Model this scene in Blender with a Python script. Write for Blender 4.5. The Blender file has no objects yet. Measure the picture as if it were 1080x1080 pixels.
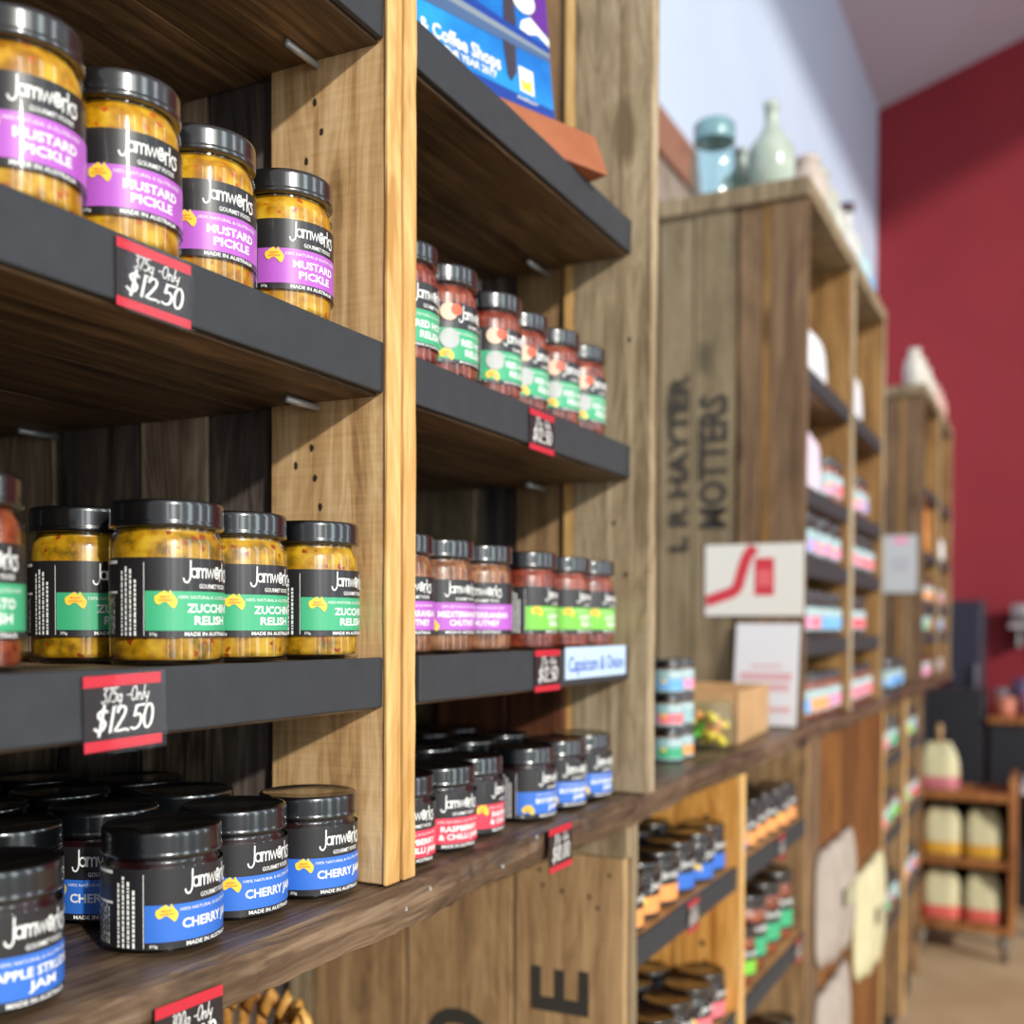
import bpy, bmesh, math, random
from mathutils import Vector, Matrix
random.seed(7)
scene = bpy.context.scene
COL = scene.collection
PI = math.pi

# ------------------------------------------------------------------ camera
cam_d = bpy.data.cameras.new('camera')
cam = bpy.data.objects.new('camera', cam_d)
COL.objects.link(cam)
scene.camera = cam
YAW, PITCH, ROLL = 0.462378, -0.0218092, 0.0039624
fw = Vector((math.cos(YAW)*math.cos(PITCH), math.sin(YAW)*math.cos(PITCH), math.sin(PITCH)))
rt = Vector((math.sin(YAW), -math.cos(YAW), 0))
up = rt.cross(fw)
rt2 = rt*math.cos(ROLL) + up*math.sin(ROLL)
up2 = -rt*math.sin(ROLL) + up*math.cos(ROLL)
cam.matrix_world = Matrix((rt2, up2, -fw)).transposed().to_4x4()
cam_d.sensor_width = 36
cam_d.lens = 36*1167.8/1080
cam_d.shift_y = (685.73-540)/1080
cam_d.clip_start = 0.02
cam_d.dof.use_dof = True
cam_d.dof.focus_distance = 0.735
cam_d.dof.aperture_fstop = 4.4

# ------------------------------------------------------------------ world, sun, window light, exposure
world = bpy.data.worlds.new('world')
scene.world = world
world.use_nodes = True
bg = world.node_tree.nodes['Background']
bg.inputs[0].default_value = (0.93, 0.96, 1.0, 1)
bg.inputs[1].default_value = 0.50

def look_rot(d):
    return Vector(d).to_track_quat('-Z', 'Y').to_euler()

sd = bpy.data.lights.new('sun', 'SUN')
sd.energy = 3.15
sd.angle = math.radians(2.2)
sd.color = (1.0, 0.955, 0.88)
sun = bpy.data.objects.new('sun', sd)
sun.rotation_euler = look_rot((0.62, 1.0, -0.47))
COL.objects.link(sun)

def window_light(name, loc, target, w, h, energy, color=(0.9, 0.95, 1.0)):
    d = bpy.data.lights.new(name, 'AREA')
    d.shape = 'RECTANGLE'
    d.size, d.size_y = w, h
    d.energy = energy
    d.color = color
    o = bpy.data.objects.new(name, d)
    o.location = loc
    o.rotation_euler = look_rot(Vector(target)-Vector(loc))
    COL.objects.link(o)
for i, (x, w, c) in enumerate(((-3.7, .4, (.85, .88, 1)), (-2.3, .75, (.86, .95, 1)), (-0.9, .25, (.8, 1, .97)), (0.5, .6, (.8, .97, 1)), (2.3, .5, (.82, .86, 1)), (4.6, .5, (.82, .95, 1)))):
    window_light('shop_window_light', (x, -3.6, 1.0), (x+0.2, 1.0, 0.8), w, 3.6, 58*w, c)

scene.view_settings.view_transform = 'Standard'
scene.view_settings.look = 'None'
scene.view_settings.gamma = 1
scene.view_settings.use_curve_mapping = False
scene.view_settings.exposure = 0.0
scene.cycles.use_denoising = True
scene.cycles.max_bounces = 8
scene.cycles.transparent_max_bounces = 24
scene.cycles.caustics_reflective = False
scene.cycles.caustics_refractive = False

# ------------------------------------------------------------------ materials
def lin(c):
    return c/12.92 if c <= 0.04045 else ((c+0.055)/1.055)**2.4
def rgb(r, g, b):
    return (lin(r/255), lin(g/255), lin(b/255), 1)
MATS = {}
def mat(name, col, rough=0.5, metal=0.0, coat=0.0, spec=0.5):
    if name in MATS: return MATS[name]
    m = bpy.data.materials.new(name)
    m.use_nodes = True
    b = m.node_tree.nodes['Principled BSDF']
    b.inputs['Base Color'].default_value = col
    b.inputs['Roughness'].default_value = rough
    b.inputs['Metallic'].default_value = metal
    b.inputs['Coat Weight'].default_value = coat
    b.inputs['Coat Roughness'].default_value = 0.04
    b.inputs['Specular IOR Level'].default_value = spec
    MATS[name] = m
    return m
def speckle(name, col, col2, scale, rough=0.6, bump=0.0):
    """A material whose colour wanders between two tones by noise."""
    m = mat(name, col, rough)
    nt = m.node_tree; b = nt.nodes['Principled BSDF']
    tc = nt.nodes.new('ShaderNodeTexCoord')
    n = nt.nodes.new('ShaderNodeTexNoise'); n.inputs['Scale'].default_value = scale; n.inputs['Detail'].default_value = 6
    r = nt.nodes.new('ShaderNodeValToRGB')
    r.color_ramp.elements[0].position = .35; r.color_ramp.elements[1].position = .65
    r.color_ramp.elements[0].color = col; r.color_ramp.elements[1].color = col2
    nt.links.new(tc.outputs['Object'], n.inputs['Vector'])
    nt.links.new(n.outputs['Fac'], r.inputs['Fac'])
    nt.links.new(r.outputs['Color'], b.inputs['Base Color'])
    if bump:
        bp = nt.nodes.new('ShaderNodeBump'); bp.inputs['Strength'].default_value = bump; bp.inputs['Distance'].default_value = .004
        nt.links.new(n.outputs['Fac'], bp.inputs['Height']); nt.links.new(bp.outputs['Normal'], b.inputs['Normal'])
    return m
def wood(name, dark, mid, light, axis='z', scale=1.0, rough=0.6, bump=0.35, blot=0.45, saw=0.0):
    """Sawn timber: stretched grain, growth rings, blotches; every board of a mesh gets its own cut."""
    m = bpy.data.materials.new(name); m.use_nodes = True
    nt = m.node_tree; N = nt.nodes; K = nt.links
    b = N['Principled BSDF']; b.inputs['Roughness'].default_value = rough
    b.inputs['Specular IOR Level'].default_value = 0.35
    tc = N.new('ShaderNodeTexCoord'); geo = N.new('ShaderNodeNewGeometry')
    off = N.new('ShaderNodeVectorMath'); off.operation = 'MULTIPLY_ADD'
    cmb = N.new('ShaderNodeCombineXYZ')
    for k in range(3): K.new(geo.outputs['Random Per Island'], cmb.inputs[k])
    off.inputs[1].default_value = (7.3, 11.1, 5.7)
    K.new(cmb.outputs[0], off.inputs[0]); K.new(tc.outputs['Object'], off.inputs[2])
    def stretched(long, cross, detail, dist):
        mp = N.new('ShaderNodeMapping')
        s = [cross*scale]*3; s['xyz'.index(axis)] = long*scale
        mp.inputs['Scale'].default_value = s
        K.new(off.outputs[0], mp.inputs['Vector'])
        n = N.new('ShaderNodeTexNoise'); n.inputs['Scale'].default_value = 1; n.inputs['Detail'].default_value = detail
        n.inputs['Distortion'].default_value = dist; n.inputs['Roughness'].default_value = .62
        K.new(mp.outputs[0], n.inputs['Vector'])
        return n.outputs['Fac']
    grain = stretched(3.0, 55, 8, .6)
    rings = stretched(2.2, 14, 3, 2.2)
    blots = stretched(5, 9, 4, .4)
    fine = stretched(14, 320, 3, 0)
    wv = N.new('ShaderNodeMath'); wv.operation = 'MULTIPLY'; wv.inputs[1].default_value = 38
    K.new(rings, wv.inputs[0])
    sn = N.new('ShaderNodeMath'); sn.operation = 'SINE'; K.new(wv.outputs[0], sn.inputs[0])
    def madd(a, mul, add):
        n = N.new('ShaderNodeMath'); n.operation = 'MULTIPLY_ADD'
        K.new(a, n.inputs[0]); n.inputs[1].default_value = mul
        if isinstance(add, float): n.inputs[2].default_value = add
        else: K.new(add, n.inputs[2])
        return n.outputs[0]
    v = madd(grain, 1.25, -.37)
    v = madd(sn.outputs[0], .07, v)
    v = madd(fine, .22, v)
    v = madd(blots, blot, v)
    v = madd(geo.outputs['Random Per Island'], .22, v)
    kp = N.new('ShaderNodeMapping'); ks = [9*scale]*3; ks['xyz'.index(axis)] = 4.2*scale; kp.inputs['Scale'].default_value = ks
    K.new(off.outputs[0], kp.inputs['Vector'])
    vo = N.new('ShaderNodeTexVoronoi'); vo.inputs['Scale'].default_value = 1; K.new(kp.outputs[0], vo.inputs['Vector'])
    kn = N.new('ShaderNodeMapRange'); kn.interpolation_type = 'SMOOTHSTEP'; kn.inputs['From Min'].default_value = .02; kn.inputs['From Max'].default_value = .2
    kn.inputs['To Min'].default_value = -.55; kn.inputs['To Max'].default_value = 0; K.new(vo.outputs['Distance'], kn.inputs['Value'])
    v = madd(kn.outputs[0], 1.0, v)
    v = madd(v, 1.0, -.33*blot-.1)
    if saw:
        mp = N.new('ShaderNodeMapping'); s = [14]*3; s['xyz'.index(axis)] = 330; mp.inputs['Scale'].default_value = s
        K.new(off.outputs[0], mp.inputs['Vector'])
        n = N.new('ShaderNodeTexNoise'); n.inputs['Detail'].default_value = 2; n.inputs['Scale'].default_value = 1; K.new(mp.outputs[0], n.inputs['Vector'])
        v = madd(n.outputs['Fac'], saw, v)
    r = N.new('ShaderNodeValToRGB'); e = r.color_ramp.elements
    e[0].position = .18; e[0].color = dark; e[1].position = .82; e[1].color = light
    q = e.new(.5); q.color = mid
    K.new(v, r.inputs['Fac']); K.new(r.outputs['Color'], b.inputs['Base Color'])
    bp = N.new('ShaderNodeBump'); bp.inputs['Strength'].default_value = bump; bp.inputs['Distance'].default_value = .0015
    K.new(v, bp.inputs['Height']); K.new(bp.outputs['Normal'], b.inputs['Normal'])
    MATS[name] = m
    return m
def contents(name, base, c2, c3, bits, scale=330, rough=.3):
    """Chunky relish behind glass: pulp cells of three tones with scattered bits."""
    m = mat(name, base, rough)
    nt = m.node_tree; N = nt.nodes; K = nt.links; b = N['Principled BSDF']
    tc = N.new('ShaderNodeTexCoord'); oi = N.new('ShaderNodeObjectInfo')
    ad = N.new('ShaderNodeVectorMath'); ad.operation = 'ADD'
    K.new(tc.outputs['Object'], ad.inputs[0]); K.new(oi.outputs['Random'], ad.inputs[1])
    v = N.new('ShaderNodeTexVoronoi'); v.inputs['Scale'].default_value = scale; K.new(ad.outputs[0], v.inputs['Vector'])
    n = N.new('ShaderNodeTexNoise'); n.inputs['Scale'].default_value = scale*.28; n.inputs['Detail'].default_value = 4; K.new(ad.outputs[0], n.inputs['Vector'])
    r = N.new('ShaderNodeValToRGB'); e = r.color_ramp.elements
    e[0].position = .36; e[0].color = c2; e[1].position = .66; e[1].color = c3; q = e.new(.5); q.color = base
    K.new(n.outputs['Fac'], r.inputs['Fac'])
    sp = N.new('ShaderNodeSeparateColor'); K.new(v.outputs['Color'], sp.inputs[0])
    gt = N.new('ShaderNodeMath'); gt.operation = 'GREATER_THAN'; gt.inputs[1].default_value = .955; K.new(sp.outputs[0], gt.inputs[0])
    mx = N.new('ShaderNodeMix'); mx.data_type = 'RGBA'
    K.new(gt.outputs[0], mx.inputs[0]); K.new(r.outputs['Color'], mx.inputs[6]); mx.inputs[7].default_value = bits
    K.new(mx.outputs[2], b.inputs['Base Color'])
    return m
def glass(name, tint=(.97, .98, .97, 1), fres=1.5):
    m = bpy.data.materials.new(name); m.use_nodes = True
    nt = m.node_tree; N = nt.nodes; K = nt.links
    N.remove(N['Principled BSDF'])
    t = N.new('ShaderNodeBsdfTransparent'); t.inputs[0].default_value = tint
    g = N.new('ShaderNodeBsdfGlossy'); g.inputs['Roughness'].default_value = .03
    f = N.new('ShaderNodeFresnel'); f.inputs[0].default_value = fres
    geo = N.new('ShaderNodeNewGeometry')
    inv = N.new('ShaderNodeMath'); inv.operation = 'SUBTRACT'; inv.inputs[0].default_value = 1; K.new(geo.outputs['Backfacing'], inv.inputs[1])
    ml = N.new('ShaderNodeMath'); ml.operation = 'MULTIPLY'; K.new(f.outputs[0], ml.inputs[0]); K.new(inv.outputs[0], ml.inputs[1])
    mx = N.new('ShaderNodeMixShader')
    K.new(ml.outputs[0], mx.inputs[0]); K.new(t.outputs[0], mx.inputs[1]); K.new(g.outputs[0], mx.inputs[2])
    K.new(mx.outputs[0], N['Material Output'].inputs[0])
    MATS[name] = m
    return m

HONEY = wood('honey_pine', rgb(140, 104, 66), rgb(200, 160, 110), rgb(232, 198, 150), 'z', 1.0, .6, .3, .45, .2)
SAP = wood('sapwood_edge', rgb(188, 140, 78), rgb(226, 184, 118), rgb(244, 214, 156), 'z', .8, .6, .3, .3)
GREYWOOD = wood('weathered_wood', rgb(98, 84, 64), rgb(140, 122, 94), rgb(172, 154, 124), 'z', 1.0, .7, .4, .4, .12)
PANELGREY = wood('weathered_panel_wood', rgb(124, 106, 80), rgb(172, 152, 122), rgb(204, 188, 160), 'z', 1.0, .7, .4, .35, .1)
DARKPLANK = wood('dark_stained_shaded_plank', rgb(50, 46, 46), rgb(98, 86, 78), rgb(150, 132, 112), 'z', .8, .65, .4, .75)  # dark-stained wood, colour lowered further to keep the sun patch dim
KNOTTY = wood('knotty_plank', rgb(74, 60, 50), rgb(168, 144, 118), rgb(222, 198, 166), 'z', .7, .65, .4, .7)
CRATEBROWN = wood('crate_brown', rgb(100, 76, 52), rgb(150, 118, 82), rgb(182, 150, 108), 'z', .9, .65, .4, .4, .1)
TOWERPINE = wood('tower_pine', rgb(124, 88, 48), rgb(168, 128, 78), rgb(192, 154, 104), 'z', .8, .55, .25, .35)  # tower timbers coloured darker to stand in for weaker light there
TOWERBATTEN = wood('tower_batten', rgb(100, 70, 36), rgb(140, 104, 58), rgb(164, 126, 78), 'z', .8, .55, .25, .35)
TOWERBROWN = wood('tower_brown', rgb(84, 62, 44), rgb(120, 94, 68), rgb(150, 122, 90), 'z', .9, .65, .3, .4)
TOWERGREY = wood('tower_grey', rgb(94, 82, 62), rgb(130, 113, 86), rgb(154, 138, 110), 'z', .9, .65, .3, .4)
ORANGE = wood('orange_pine', rgb(172, 108, 44), rgb(222, 160, 80), rgb(244, 194, 118), 'z', .8, .5, .25, .35)
FRONTBROWN = wood('front_brown', rgb(80, 46, 16), rgb(120, 74, 30), rgb(146, 98, 46), 'z', .8, .55, .3, .45)
COUNTER = wood('dark_counter_timber', rgb(44, 33, 25), rgb(98, 77, 59), rgb(150, 126, 100), 'x', .9, .4, .5, .6)
SHELFWOOD = wood('shelf_timber', rgb(58, 44, 32), rgb(104, 82, 58), rgb(156, 126, 92), 'x', .9, .55, .4, .6)
PALESHELF = wood('pale_shelf_timber', rgb(160, 112, 66), rgb(206, 160, 106), rgb(232, 192, 140), 'x', .9, .5, .3, .35)
STANDWOOD = wood('stand_timber', rgb(120, 72, 36), rgb(168, 110, 62), rgb(194, 138, 84), 'z', .8, .5, .2, .35)
STRIP = speckle('slate_paint', rgb(45, 48, 52), rgb(50, 53, 57), 60, .6)
NAIL = mat('nail_steel', rgb(120, 110, 100), .4, .9)
NAILHOLE = mat('nail_hole', rgb(48, 36, 26), .8)
STEEL = mat('pin_steel', rgb(176, 178, 180), .35, .35)
BLACKLID = mat('black_lid', rgb(8, 10, 13), .3, 0, 1.0, .4)
BLACKLID.node_tree.nodes['Principled BSDF'].inputs['Coat Roughness'].default_value = .13
BLACKLID.node_tree.nodes['Principled BSDF'].inputs['Coat IOR'].default_value = 1.65
SATINLID = mat('satin_black_lid', rgb(24, 22, 21), .3, 0, 1.0, .4)
SATINLID.node_tree.nodes['Principled BSDF'].inputs['Coat IOR'].default_value = 1.75
SATINLID.node_tree.nodes['Principled BSDF'].inputs['Coat Roughness'].default_value = .15
LBLACK = mat('label_black', rgb(34, 32, 34), .4, 0, .18)
LWHITE = mat('label_white', rgb(244, 244, 240), .45)
LYELLOW = mat('label_yellow', rgb(246, 208, 62), .45)
LRED = mat('label_red', rgb(226, 92, 60), .45)
LGREY = mat('label_grey', rgb(176, 178, 176), .45)
LPEACH = mat('label_peach', rgb(238, 190, 160), .45)
PURPLE = mat('band_purple', rgb(182, 92, 196), .42, 0, .12)
GREEN = mat('band_green', rgb(62, 172, 122), .42, 0, .12)
LIME = mat('band_lime', rgb(122, 204, 66), .42, 0, .12)
BLUE = mat('band_blue', rgb(52, 112, 206), .42, 0, .12)
PINKRED = mat('band_crimson', rgb(228, 58, 84), .42, 0, .12)
PINK = mat('band_pink', rgb(240, 150, 186), .4)
ROSE = mat('band_rose', rgb(238, 120, 130), .4)
SKYB = mat('band_sky_blue', rgb(110, 176, 236), .4)
PALEORANGE = mat('band_orange', rgb(246, 162, 92), .4)
LILAC = mat('band_lilac', rgb(176, 160, 222), .4)
TEAL_BAND_SHEEN = mat('label_pale_teal', rgb(150, 186, 190), .4)  # window reflections on black labels put into the ground colour; also a band tone
GLASS = glass('clear_glass')
AQUA = glass('aqua_glass', (.86, .945, .94, 1), 1.6)
MILKY = speckle('milky_glass', rgb(166, 178, 162), rgb(186, 196, 182), 30, .2)
MUSTARD = contents('mustard_pickle', rgb(196, 140, 16), rgb(158, 104, 8), rgb(220, 176, 50), rgb(190, 84, 26))
ZUCC = contents('zucchini_relish', rgb(180, 130, 18), rgb(116, 88, 14), rgb(206, 164, 40), rgb(150, 60, 20))
REDREL = contents('red_relish', rgb(140, 64, 34), rgb(108, 42, 20), rgb(164, 88, 48), rgb(96, 30, 16))
BROWNCH = contents('brown_chutney', rgb(136, 86, 52), rgb(106, 60, 34), rgb(166, 112, 72), rgb(84, 46, 28))
TOMATO = contents('tomato_relish', rgb(134, 52, 32), rgb(100, 34, 20), rgb(160, 78, 50), rgb(84, 22, 14))
DARKJAM = contents('dark_jam', rgb(30, 10, 12), rgb(18, 6, 8), rgb(44, 14, 16), rgb(12, 4, 4))
CARDBLACK = mat('ticket_black', rgb(40, 33, 36), .4)
CARDRED = mat('ticket_red', rgb(206, 40, 58), .4)

# ------------------------------------------------------------------ mesh builder
def catmull(pts, n=6):
    if len(pts) < 3: return list(pts)
    out = []
    P = [pts[0]]+list(pts)+[pts[-1]]
    for i in range(1, len(P)-2):
        p0, p1, p2, p3 = P[i-1], P[i], P[i+1], P[i+2]
        for k in range(n):
            t = k/n
            out.append(tuple(.5*((2*p1[j])+(-p0[j]+p2[j])*t+(2*p0[j]-5*p1[j]+4*p2[j]-p3[j])*t*t+(-p0[j]+3*p1[j]-3*p2[j]+p3[j])*t**3) for j in range(len(p1))))
    out.append(tuple(pts[-1]))
    return out

_text_cache = {}
def text2d(body, bold=0.0):
    """Built-in font outlines as flat triangles: (verts, faces), cap height 1, left edge 0."""
    key = (body, bold)
    if key in _text_cache: return _text_cache[key]
    c = bpy.data.curves.new('lettering', 'FONT')
    c.body = body; c.resolution_u = 2; c.offset = bold
    o = bpy.data.objects.new('lettering', c)
    COL.objects.link(o)
    dg = bpy.context.evaluated_depsgraph_get()
    me = bpy.data.meshes.new_from_object(o.evaluated_get(dg))
    vs = [(v.co.x, v.co.y) for v in me.vertices]
    fs = [tuple(p.vertices) for p in me.polygons]
    bpy.data.objects.remove(o); bpy.data.curves.remove(c); bpy.data.meshes.remove(me)
    if vs:
        x0 = min(v[0] for v in vs); w = max(v[0] for v in vs)-x0
        h = .7
        vs = [((x-x0)/h, y/h) for x, y in vs]
    _text_cache[key] = (vs, fs)
    return vs, fs

def circ(cx, cy, rx, ry, a0=0, a1=360, n=14):
    return [(cx+rx*math.cos(math.radians(a0+(a1-a0)*i/n)), cy+ry*math.sin(math.radians(a0+(a1-a0)*i/n))) for i in range(n+1)]
# hand-drawn stroke letters: width, strokes
GL = {
 'J': (.42, [catmull([(.40, .80), (.39, .3), (.36, -.05), (.22, -.24), (.06, -.2), (.0, -.06)])]),
 'a': (.42, [circ(.19, .22, .18, .21), [(.38, .45), (.38, 0)]]),
 'm': (.60, [[(.03, .44), (.03, 0)], catmull([(.03, .28), (.12, .43), (.23, .4), (.27, .25), (.27, 0)]), catmull([(.27, .28), (.37, .43), (.48, .4), (.52, .25), (.52, 0)])]),
 'w': (.60, [[(.0, .44), (.13, .02), (.26, .40), (.39, .02), (.52, .44)]]),
 'o': (.46, [circ(.2, .22, .2, .23), circ(.2, .22, .07, .08), [(.1, .52), (.3, .52)]]),
 'r': (.30, [[(.03, .44), (.03, -.12)], catmull([(.03, .25), (.12, .42), (.25, .42)])]),
 'k': (.36, [[(.03, .74), (.03, -.1)], [(.3, .44), (.05, .16)], catmull([(.1, .22), (.22, .05), (.33, -.16)])]),
 's': (.30, [catmull([(.25, .38), (.14, .45), (.04, .36), (.12, .25), (.24, .14), (.2, -.08), (.04, -.12), (-.02, -.06)])]),
 '$': (.5, [catmull([(.4, .74), (.26, .82), (.1, .72), (.12, .55), (.3, .45), (.38, .3), (.3, .12), (.14, .08), (.02, .18)]), [(.27, .98), (.2, -.1)]]),
 '1': (.24, [[(.14, .9), (.1, .0)]]),
 '2': (.46, [catmull([(.06, .7), (.16, .88), (.32, .86), (.36, .68), (.24, .4), (.04, .05)]), catmull([(.04, .05), (.2, .02), (.42, .06)])]),
 '5': (.46, [[(.42, .88), (.14, .86), (.1, .5)], catmull([(.1, .5), (.28, .55), (.38, .38), (.32, .12), (.16, .02), (.02, .08)])]),
 '0': (.50, [circ(.2, .45, .17, .44)]),
 '.': (.18, [[(.04, .04), (.08, .0)]]),
 '3': (.4, [catmull([(.04, .8), (.2, .88), (.3, .74), (.14, .5), (.3, .4), (.32, .15), (.16, .0), (.0, .08)])]),
 '7': (.4, [[(.02, .84), (.36, .86), (.14, .0)]]),
 'g': (.44, [circ(.18, .24, .16, .2), catmull([(.34, .44), (.33, .0), (.26, -.32), (.1, -.34), (.02, -.22)])]),
 '-': (.4, [[(.06, .36), (.32, .38)]]),
 'O': (.56, [circ(.24, .44, .22, .42)]),
 'n': (.40, [[(.03, .44), (.03, 0)], catmull([(.03, .26), (.14, .43), (.28, .38), (.3, .2), (.32, 0)])]),
 'l': (.2, [[(.12, .9), (.06, .0)]]),
 'y': (.42, [catmull([(.02, .44), (.06, .2), (.16, .12), (.28, .24)]), catmull([(.32, .46), (.28, .0), (.2, -.32), (.06, -.3)])]),
 ' ': (.3, []),
}
def strokes2d(body, wt, slant=0.0, squash=1.0):
    """Brush lettering as mitred ribbons: (verts with a layer number, faces), height 1, left edge 0."""
    V, F = [], []
    x = 0; layer = 0
    for ch in body:
        w, ss = GL[ch]
        for st in ss:
            pts = []
            for px, py in st:
                q = ((px+x)*squash+py*slant, py)
                if not pts or math.hypot(q[0]-pts[-1][0], q[1]-pts[-1][1]) > 1e-5: pts.append(q)
            closed = math.hypot(pts[0][0]-pts[-1][0], pts[0][1]-pts[-1][1]) < 1e-4 and len(pts) > 3
            if closed: pts.pop()
            n = len(pts); i0 = len(V); layer += 1
            for k in range(n):
                p = pts[k]
                a = pts[k-1] if (k or closed) else None
                c = pts[(k+1) % n] if (k < n-1 or closed) else None
                def nrm(u, v):
                    L = math.hypot(v[0]-u[0], v[1]-u[1]); return (-(v[1]-u[1])/L, (v[0]-u[0])/L)
                if a is None: m = nrm(p, c); ex = (-m[1]*wt*.35, m[0]*wt*.35); ex = (-(c[0]-p[0])/math.hypot(c[0]-p[0], c[1]-p[1])*wt*.35, -(c[1]-p[1])/math.hypot(c[0]-p[0], c[1]-p[1])*wt*.35); sc = 1
                elif c is None: m = nrm(a, p); L = math.hypot(p[0]-a[0], p[1]-a[1]); ex = ((p[0]-a[0])/L*wt*.35, (p[1]-a[1])/L*wt*.35); sc = 1
                else:
                    n1, n2 = nrm(a, p), nrm(p, c); m = (n1[0]+n2[0], n1[1]+n2[1]); L = math.hypot(*m) or 1
                    m = (m[0]/L, m[1]/L); sc = min(1.9, 1/max(.3, m[0]*n1[0]+m[1]*n1[1])); ex = (0, 0)
                V += [(p[0]+ex[0]+m[0]*wt/2*sc, p[1]+ex[1]+m[1]*wt/2*sc, layer), (p[0]+ex[0]-m[0]*wt/2*sc, p[1]+ex[1]-m[1]*wt/2*sc, layer)]
            for k in range(n if closed else n-1):
                q = (k+1) % n
                F.append((i0+2*k, i0+2*k+1, i0+2*q+1, i0+2*q))
        x += w
    return V, F
def width2d(g): return max(v[0] for v in g[0])

class MB:
    def __init__(self): self.v, self.f, self.m, self.s = [], [], [], []
    def add(self, vs, fs, m=0, smooth=False):
        i = len(self.v)
        self.v += [tuple(p) for p in vs]
        for f in fs:
            self.f.append(tuple(i+k for k in f)); self.m.append(m); self.s.append(smooth)
        return self
    def box(self, x0, x1, y0, y1, z0, z1, m=0, fr=None):
        vs = [(x, y, z) for z in (z0, z1) for y in (y0, y1) for x in (x0, x1)]
        if fr: vs = [fr(*p) for p in vs]
        return self.add(vs, [(0, 2, 3, 1), (4, 5, 7, 6), (0, 1, 5, 4), (2, 6, 7, 3), (0, 4, 6, 2), (1, 3, 7, 5)], m)
    def plank(self, x0, x1, y0, y1, z0, z1, axis='z', m=0, jit=.0012, n=10):
        """A sawn board with slightly wandering edges along its length."""
        lo = [x0, y0, z0]; hi = [x1, y1, z1]
        a = 'xyz'.index(axis); b, c = [k for k in range(3) if k != a]
        base = len(self.v); rings = []
        for i in range(n+1):
            t = lo[a]+(hi[a]-lo[a])*i/n
            for (pb, pc) in ((lo[b], lo[c]), (hi[b], lo[c]), (hi[b], hi[c]), (lo[b], hi[c])):
                p = [0, 0, 0]; p[a] = t
                p[b] = pb+random.uniform(-jit, jit)*.6; p[c] = pc+random.uniform(-jit, jit)*.6
                rings.append(tuple(p))
        fs = []
        for i in range(n):
            for k in range(4):
                q = (k+1) % 4
                fs.append((i*4+k, i*4+q, i*4+4+q, i*4+4+k))
        fs += [(3, 2, 1, 0), (n*4, n*4+1, n*4+2, n*4+3)]
        if a == 1: fs = [tuple(reversed(f)) for f in fs]
        return self.add(rings, fs, m)
    def lathe(self, prof, n=40, m=0, c=(0, 0, 0), smooth=True, cap0=True, cap1=True):
        vs, fs = [], []
        for r, z in prof:
            for k in range(n):
                a = 2*PI*k/n
                vs.append((c[0]+r*math.cos(a), c[1]+r*math.sin(a), c[2]+z))
        for i in range(len(prof)-1):
            for k in range(n):
                q = (k+1) % n
                fs.append((i*n+k, i*n+q, i*n+n+q, i*n+n+k))
        self.add(vs, fs, m, smooth)
        i0 = len(self.v)-len(vs)
        if cap0: self.f.append(tuple(i0+k for k in reversed(range(n)))); self.m.append(m); self.s.append(False)
        if cap1: self.f.append(tuple(i0+(len(prof)-1)*n+k for k in range(n))); self.m.append(m); self.s.append(False)
        return self
    def tube(self, pts, r, n=8, m=0):
        vs, fs = [], []
        P = [Vector(p) for p in pts]
        for i, p in enumerate(P):
            d = (P[min(i+1, len(P)-1)]-P[max(i-1, 0)]).normalized()
            u = d.orthogonal().normalized() if i == 0 else (u-d*u.dot(d)).normalized()
            w = d.cross(u)
            rr = r[i] if isinstance(r, (list, tuple)) else r
            for k in range(n):
                a = 2*PI*k/n
                vs.append(tuple(p+u*rr*math.cos(a)+w*rr*math.sin(a)))
        for i in range(len(P)-1):
            for k in range(n):
                q = (k+1) % n
                fs.append((i*n+k, i*n+q, i*n+n+q, i*n+n+k))
        fs += [tuple(reversed(range(n))), tuple((len(P)-1)*n+k for k in range(n))]
        return self.add(vs, fs, m, True)
    def flat(self, g, fr, m=0):
        """2-D lettering put through a frame (a, b) -> point."""
        return self.add([fr(p[0], p[1], (p[2]*1.5e-5 if len(p) > 2 else 0)) for p in g[0]], g[1], m)
    def prism(self, pts, fr, d0, d1, m=0):
        n = len(pts)
        vs = [fr(a, b, d0) for a, b in pts]+[fr(a, b, d1) for a, b in pts]
        fs = [tuple(range(n)), tuple(reversed(range(n, 2*n)))]
        fs += [(k, n+k, n+(k+1) % n, (k+1) % n) for k in range(n)]
        return self.add(vs, fs, m)
    def mesh(self, name, mats):
        me = bpy.data.meshes.new(name)
        me.from_pydata(self.v, [], self.f)
        for m in (mats if isinstance(mats, (list, tuple)) else [mats]): me.materials.append(m)
        me.polygons.foreach_set('material_index', self.m)
        me.polygons.foreach_set('use_smooth', self.s)
        me.update()
        return me
    def build(self, name, mats, parent=None, bevel=0.0, fix=True):
        me = self.mesh(name, mats)
        if fix and len(self.f) < 6000:
            bm = bmesh.new(); bm.from_mesh(me); bmesh.ops.recalc_face_normals(bm, faces=bm.faces); bm.to_mesh(me); bm.free()
        o = link(name, me, parent)
        if bevel:
            b = o.modifiers.new('bevel', 'BEVEL'); b.width = bevel; b.segments = 2; b.limit_method = 'ANGLE'
        return o
def link(name, data, parent=None):
    o = bpy.data.objects.new(name, data)
    COL.objects.link(o)
    if parent: o.parent = parent
    return o
def tag(o, label, cat, group=None, kind=None):
    o['label'] = label; o['category'] = cat
    if group: o['group'] = group
    if kind: o['kind'] = kind
    return o
def thing(name, label, cat, loc=(0, 0, 0), rz=0, group=None):
    o = link(name, None); o.location = loc; o.rotation_euler = (0, 0, rz)
    o.empty_display_size = .05
    return tag(o, label, cat, group)
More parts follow.
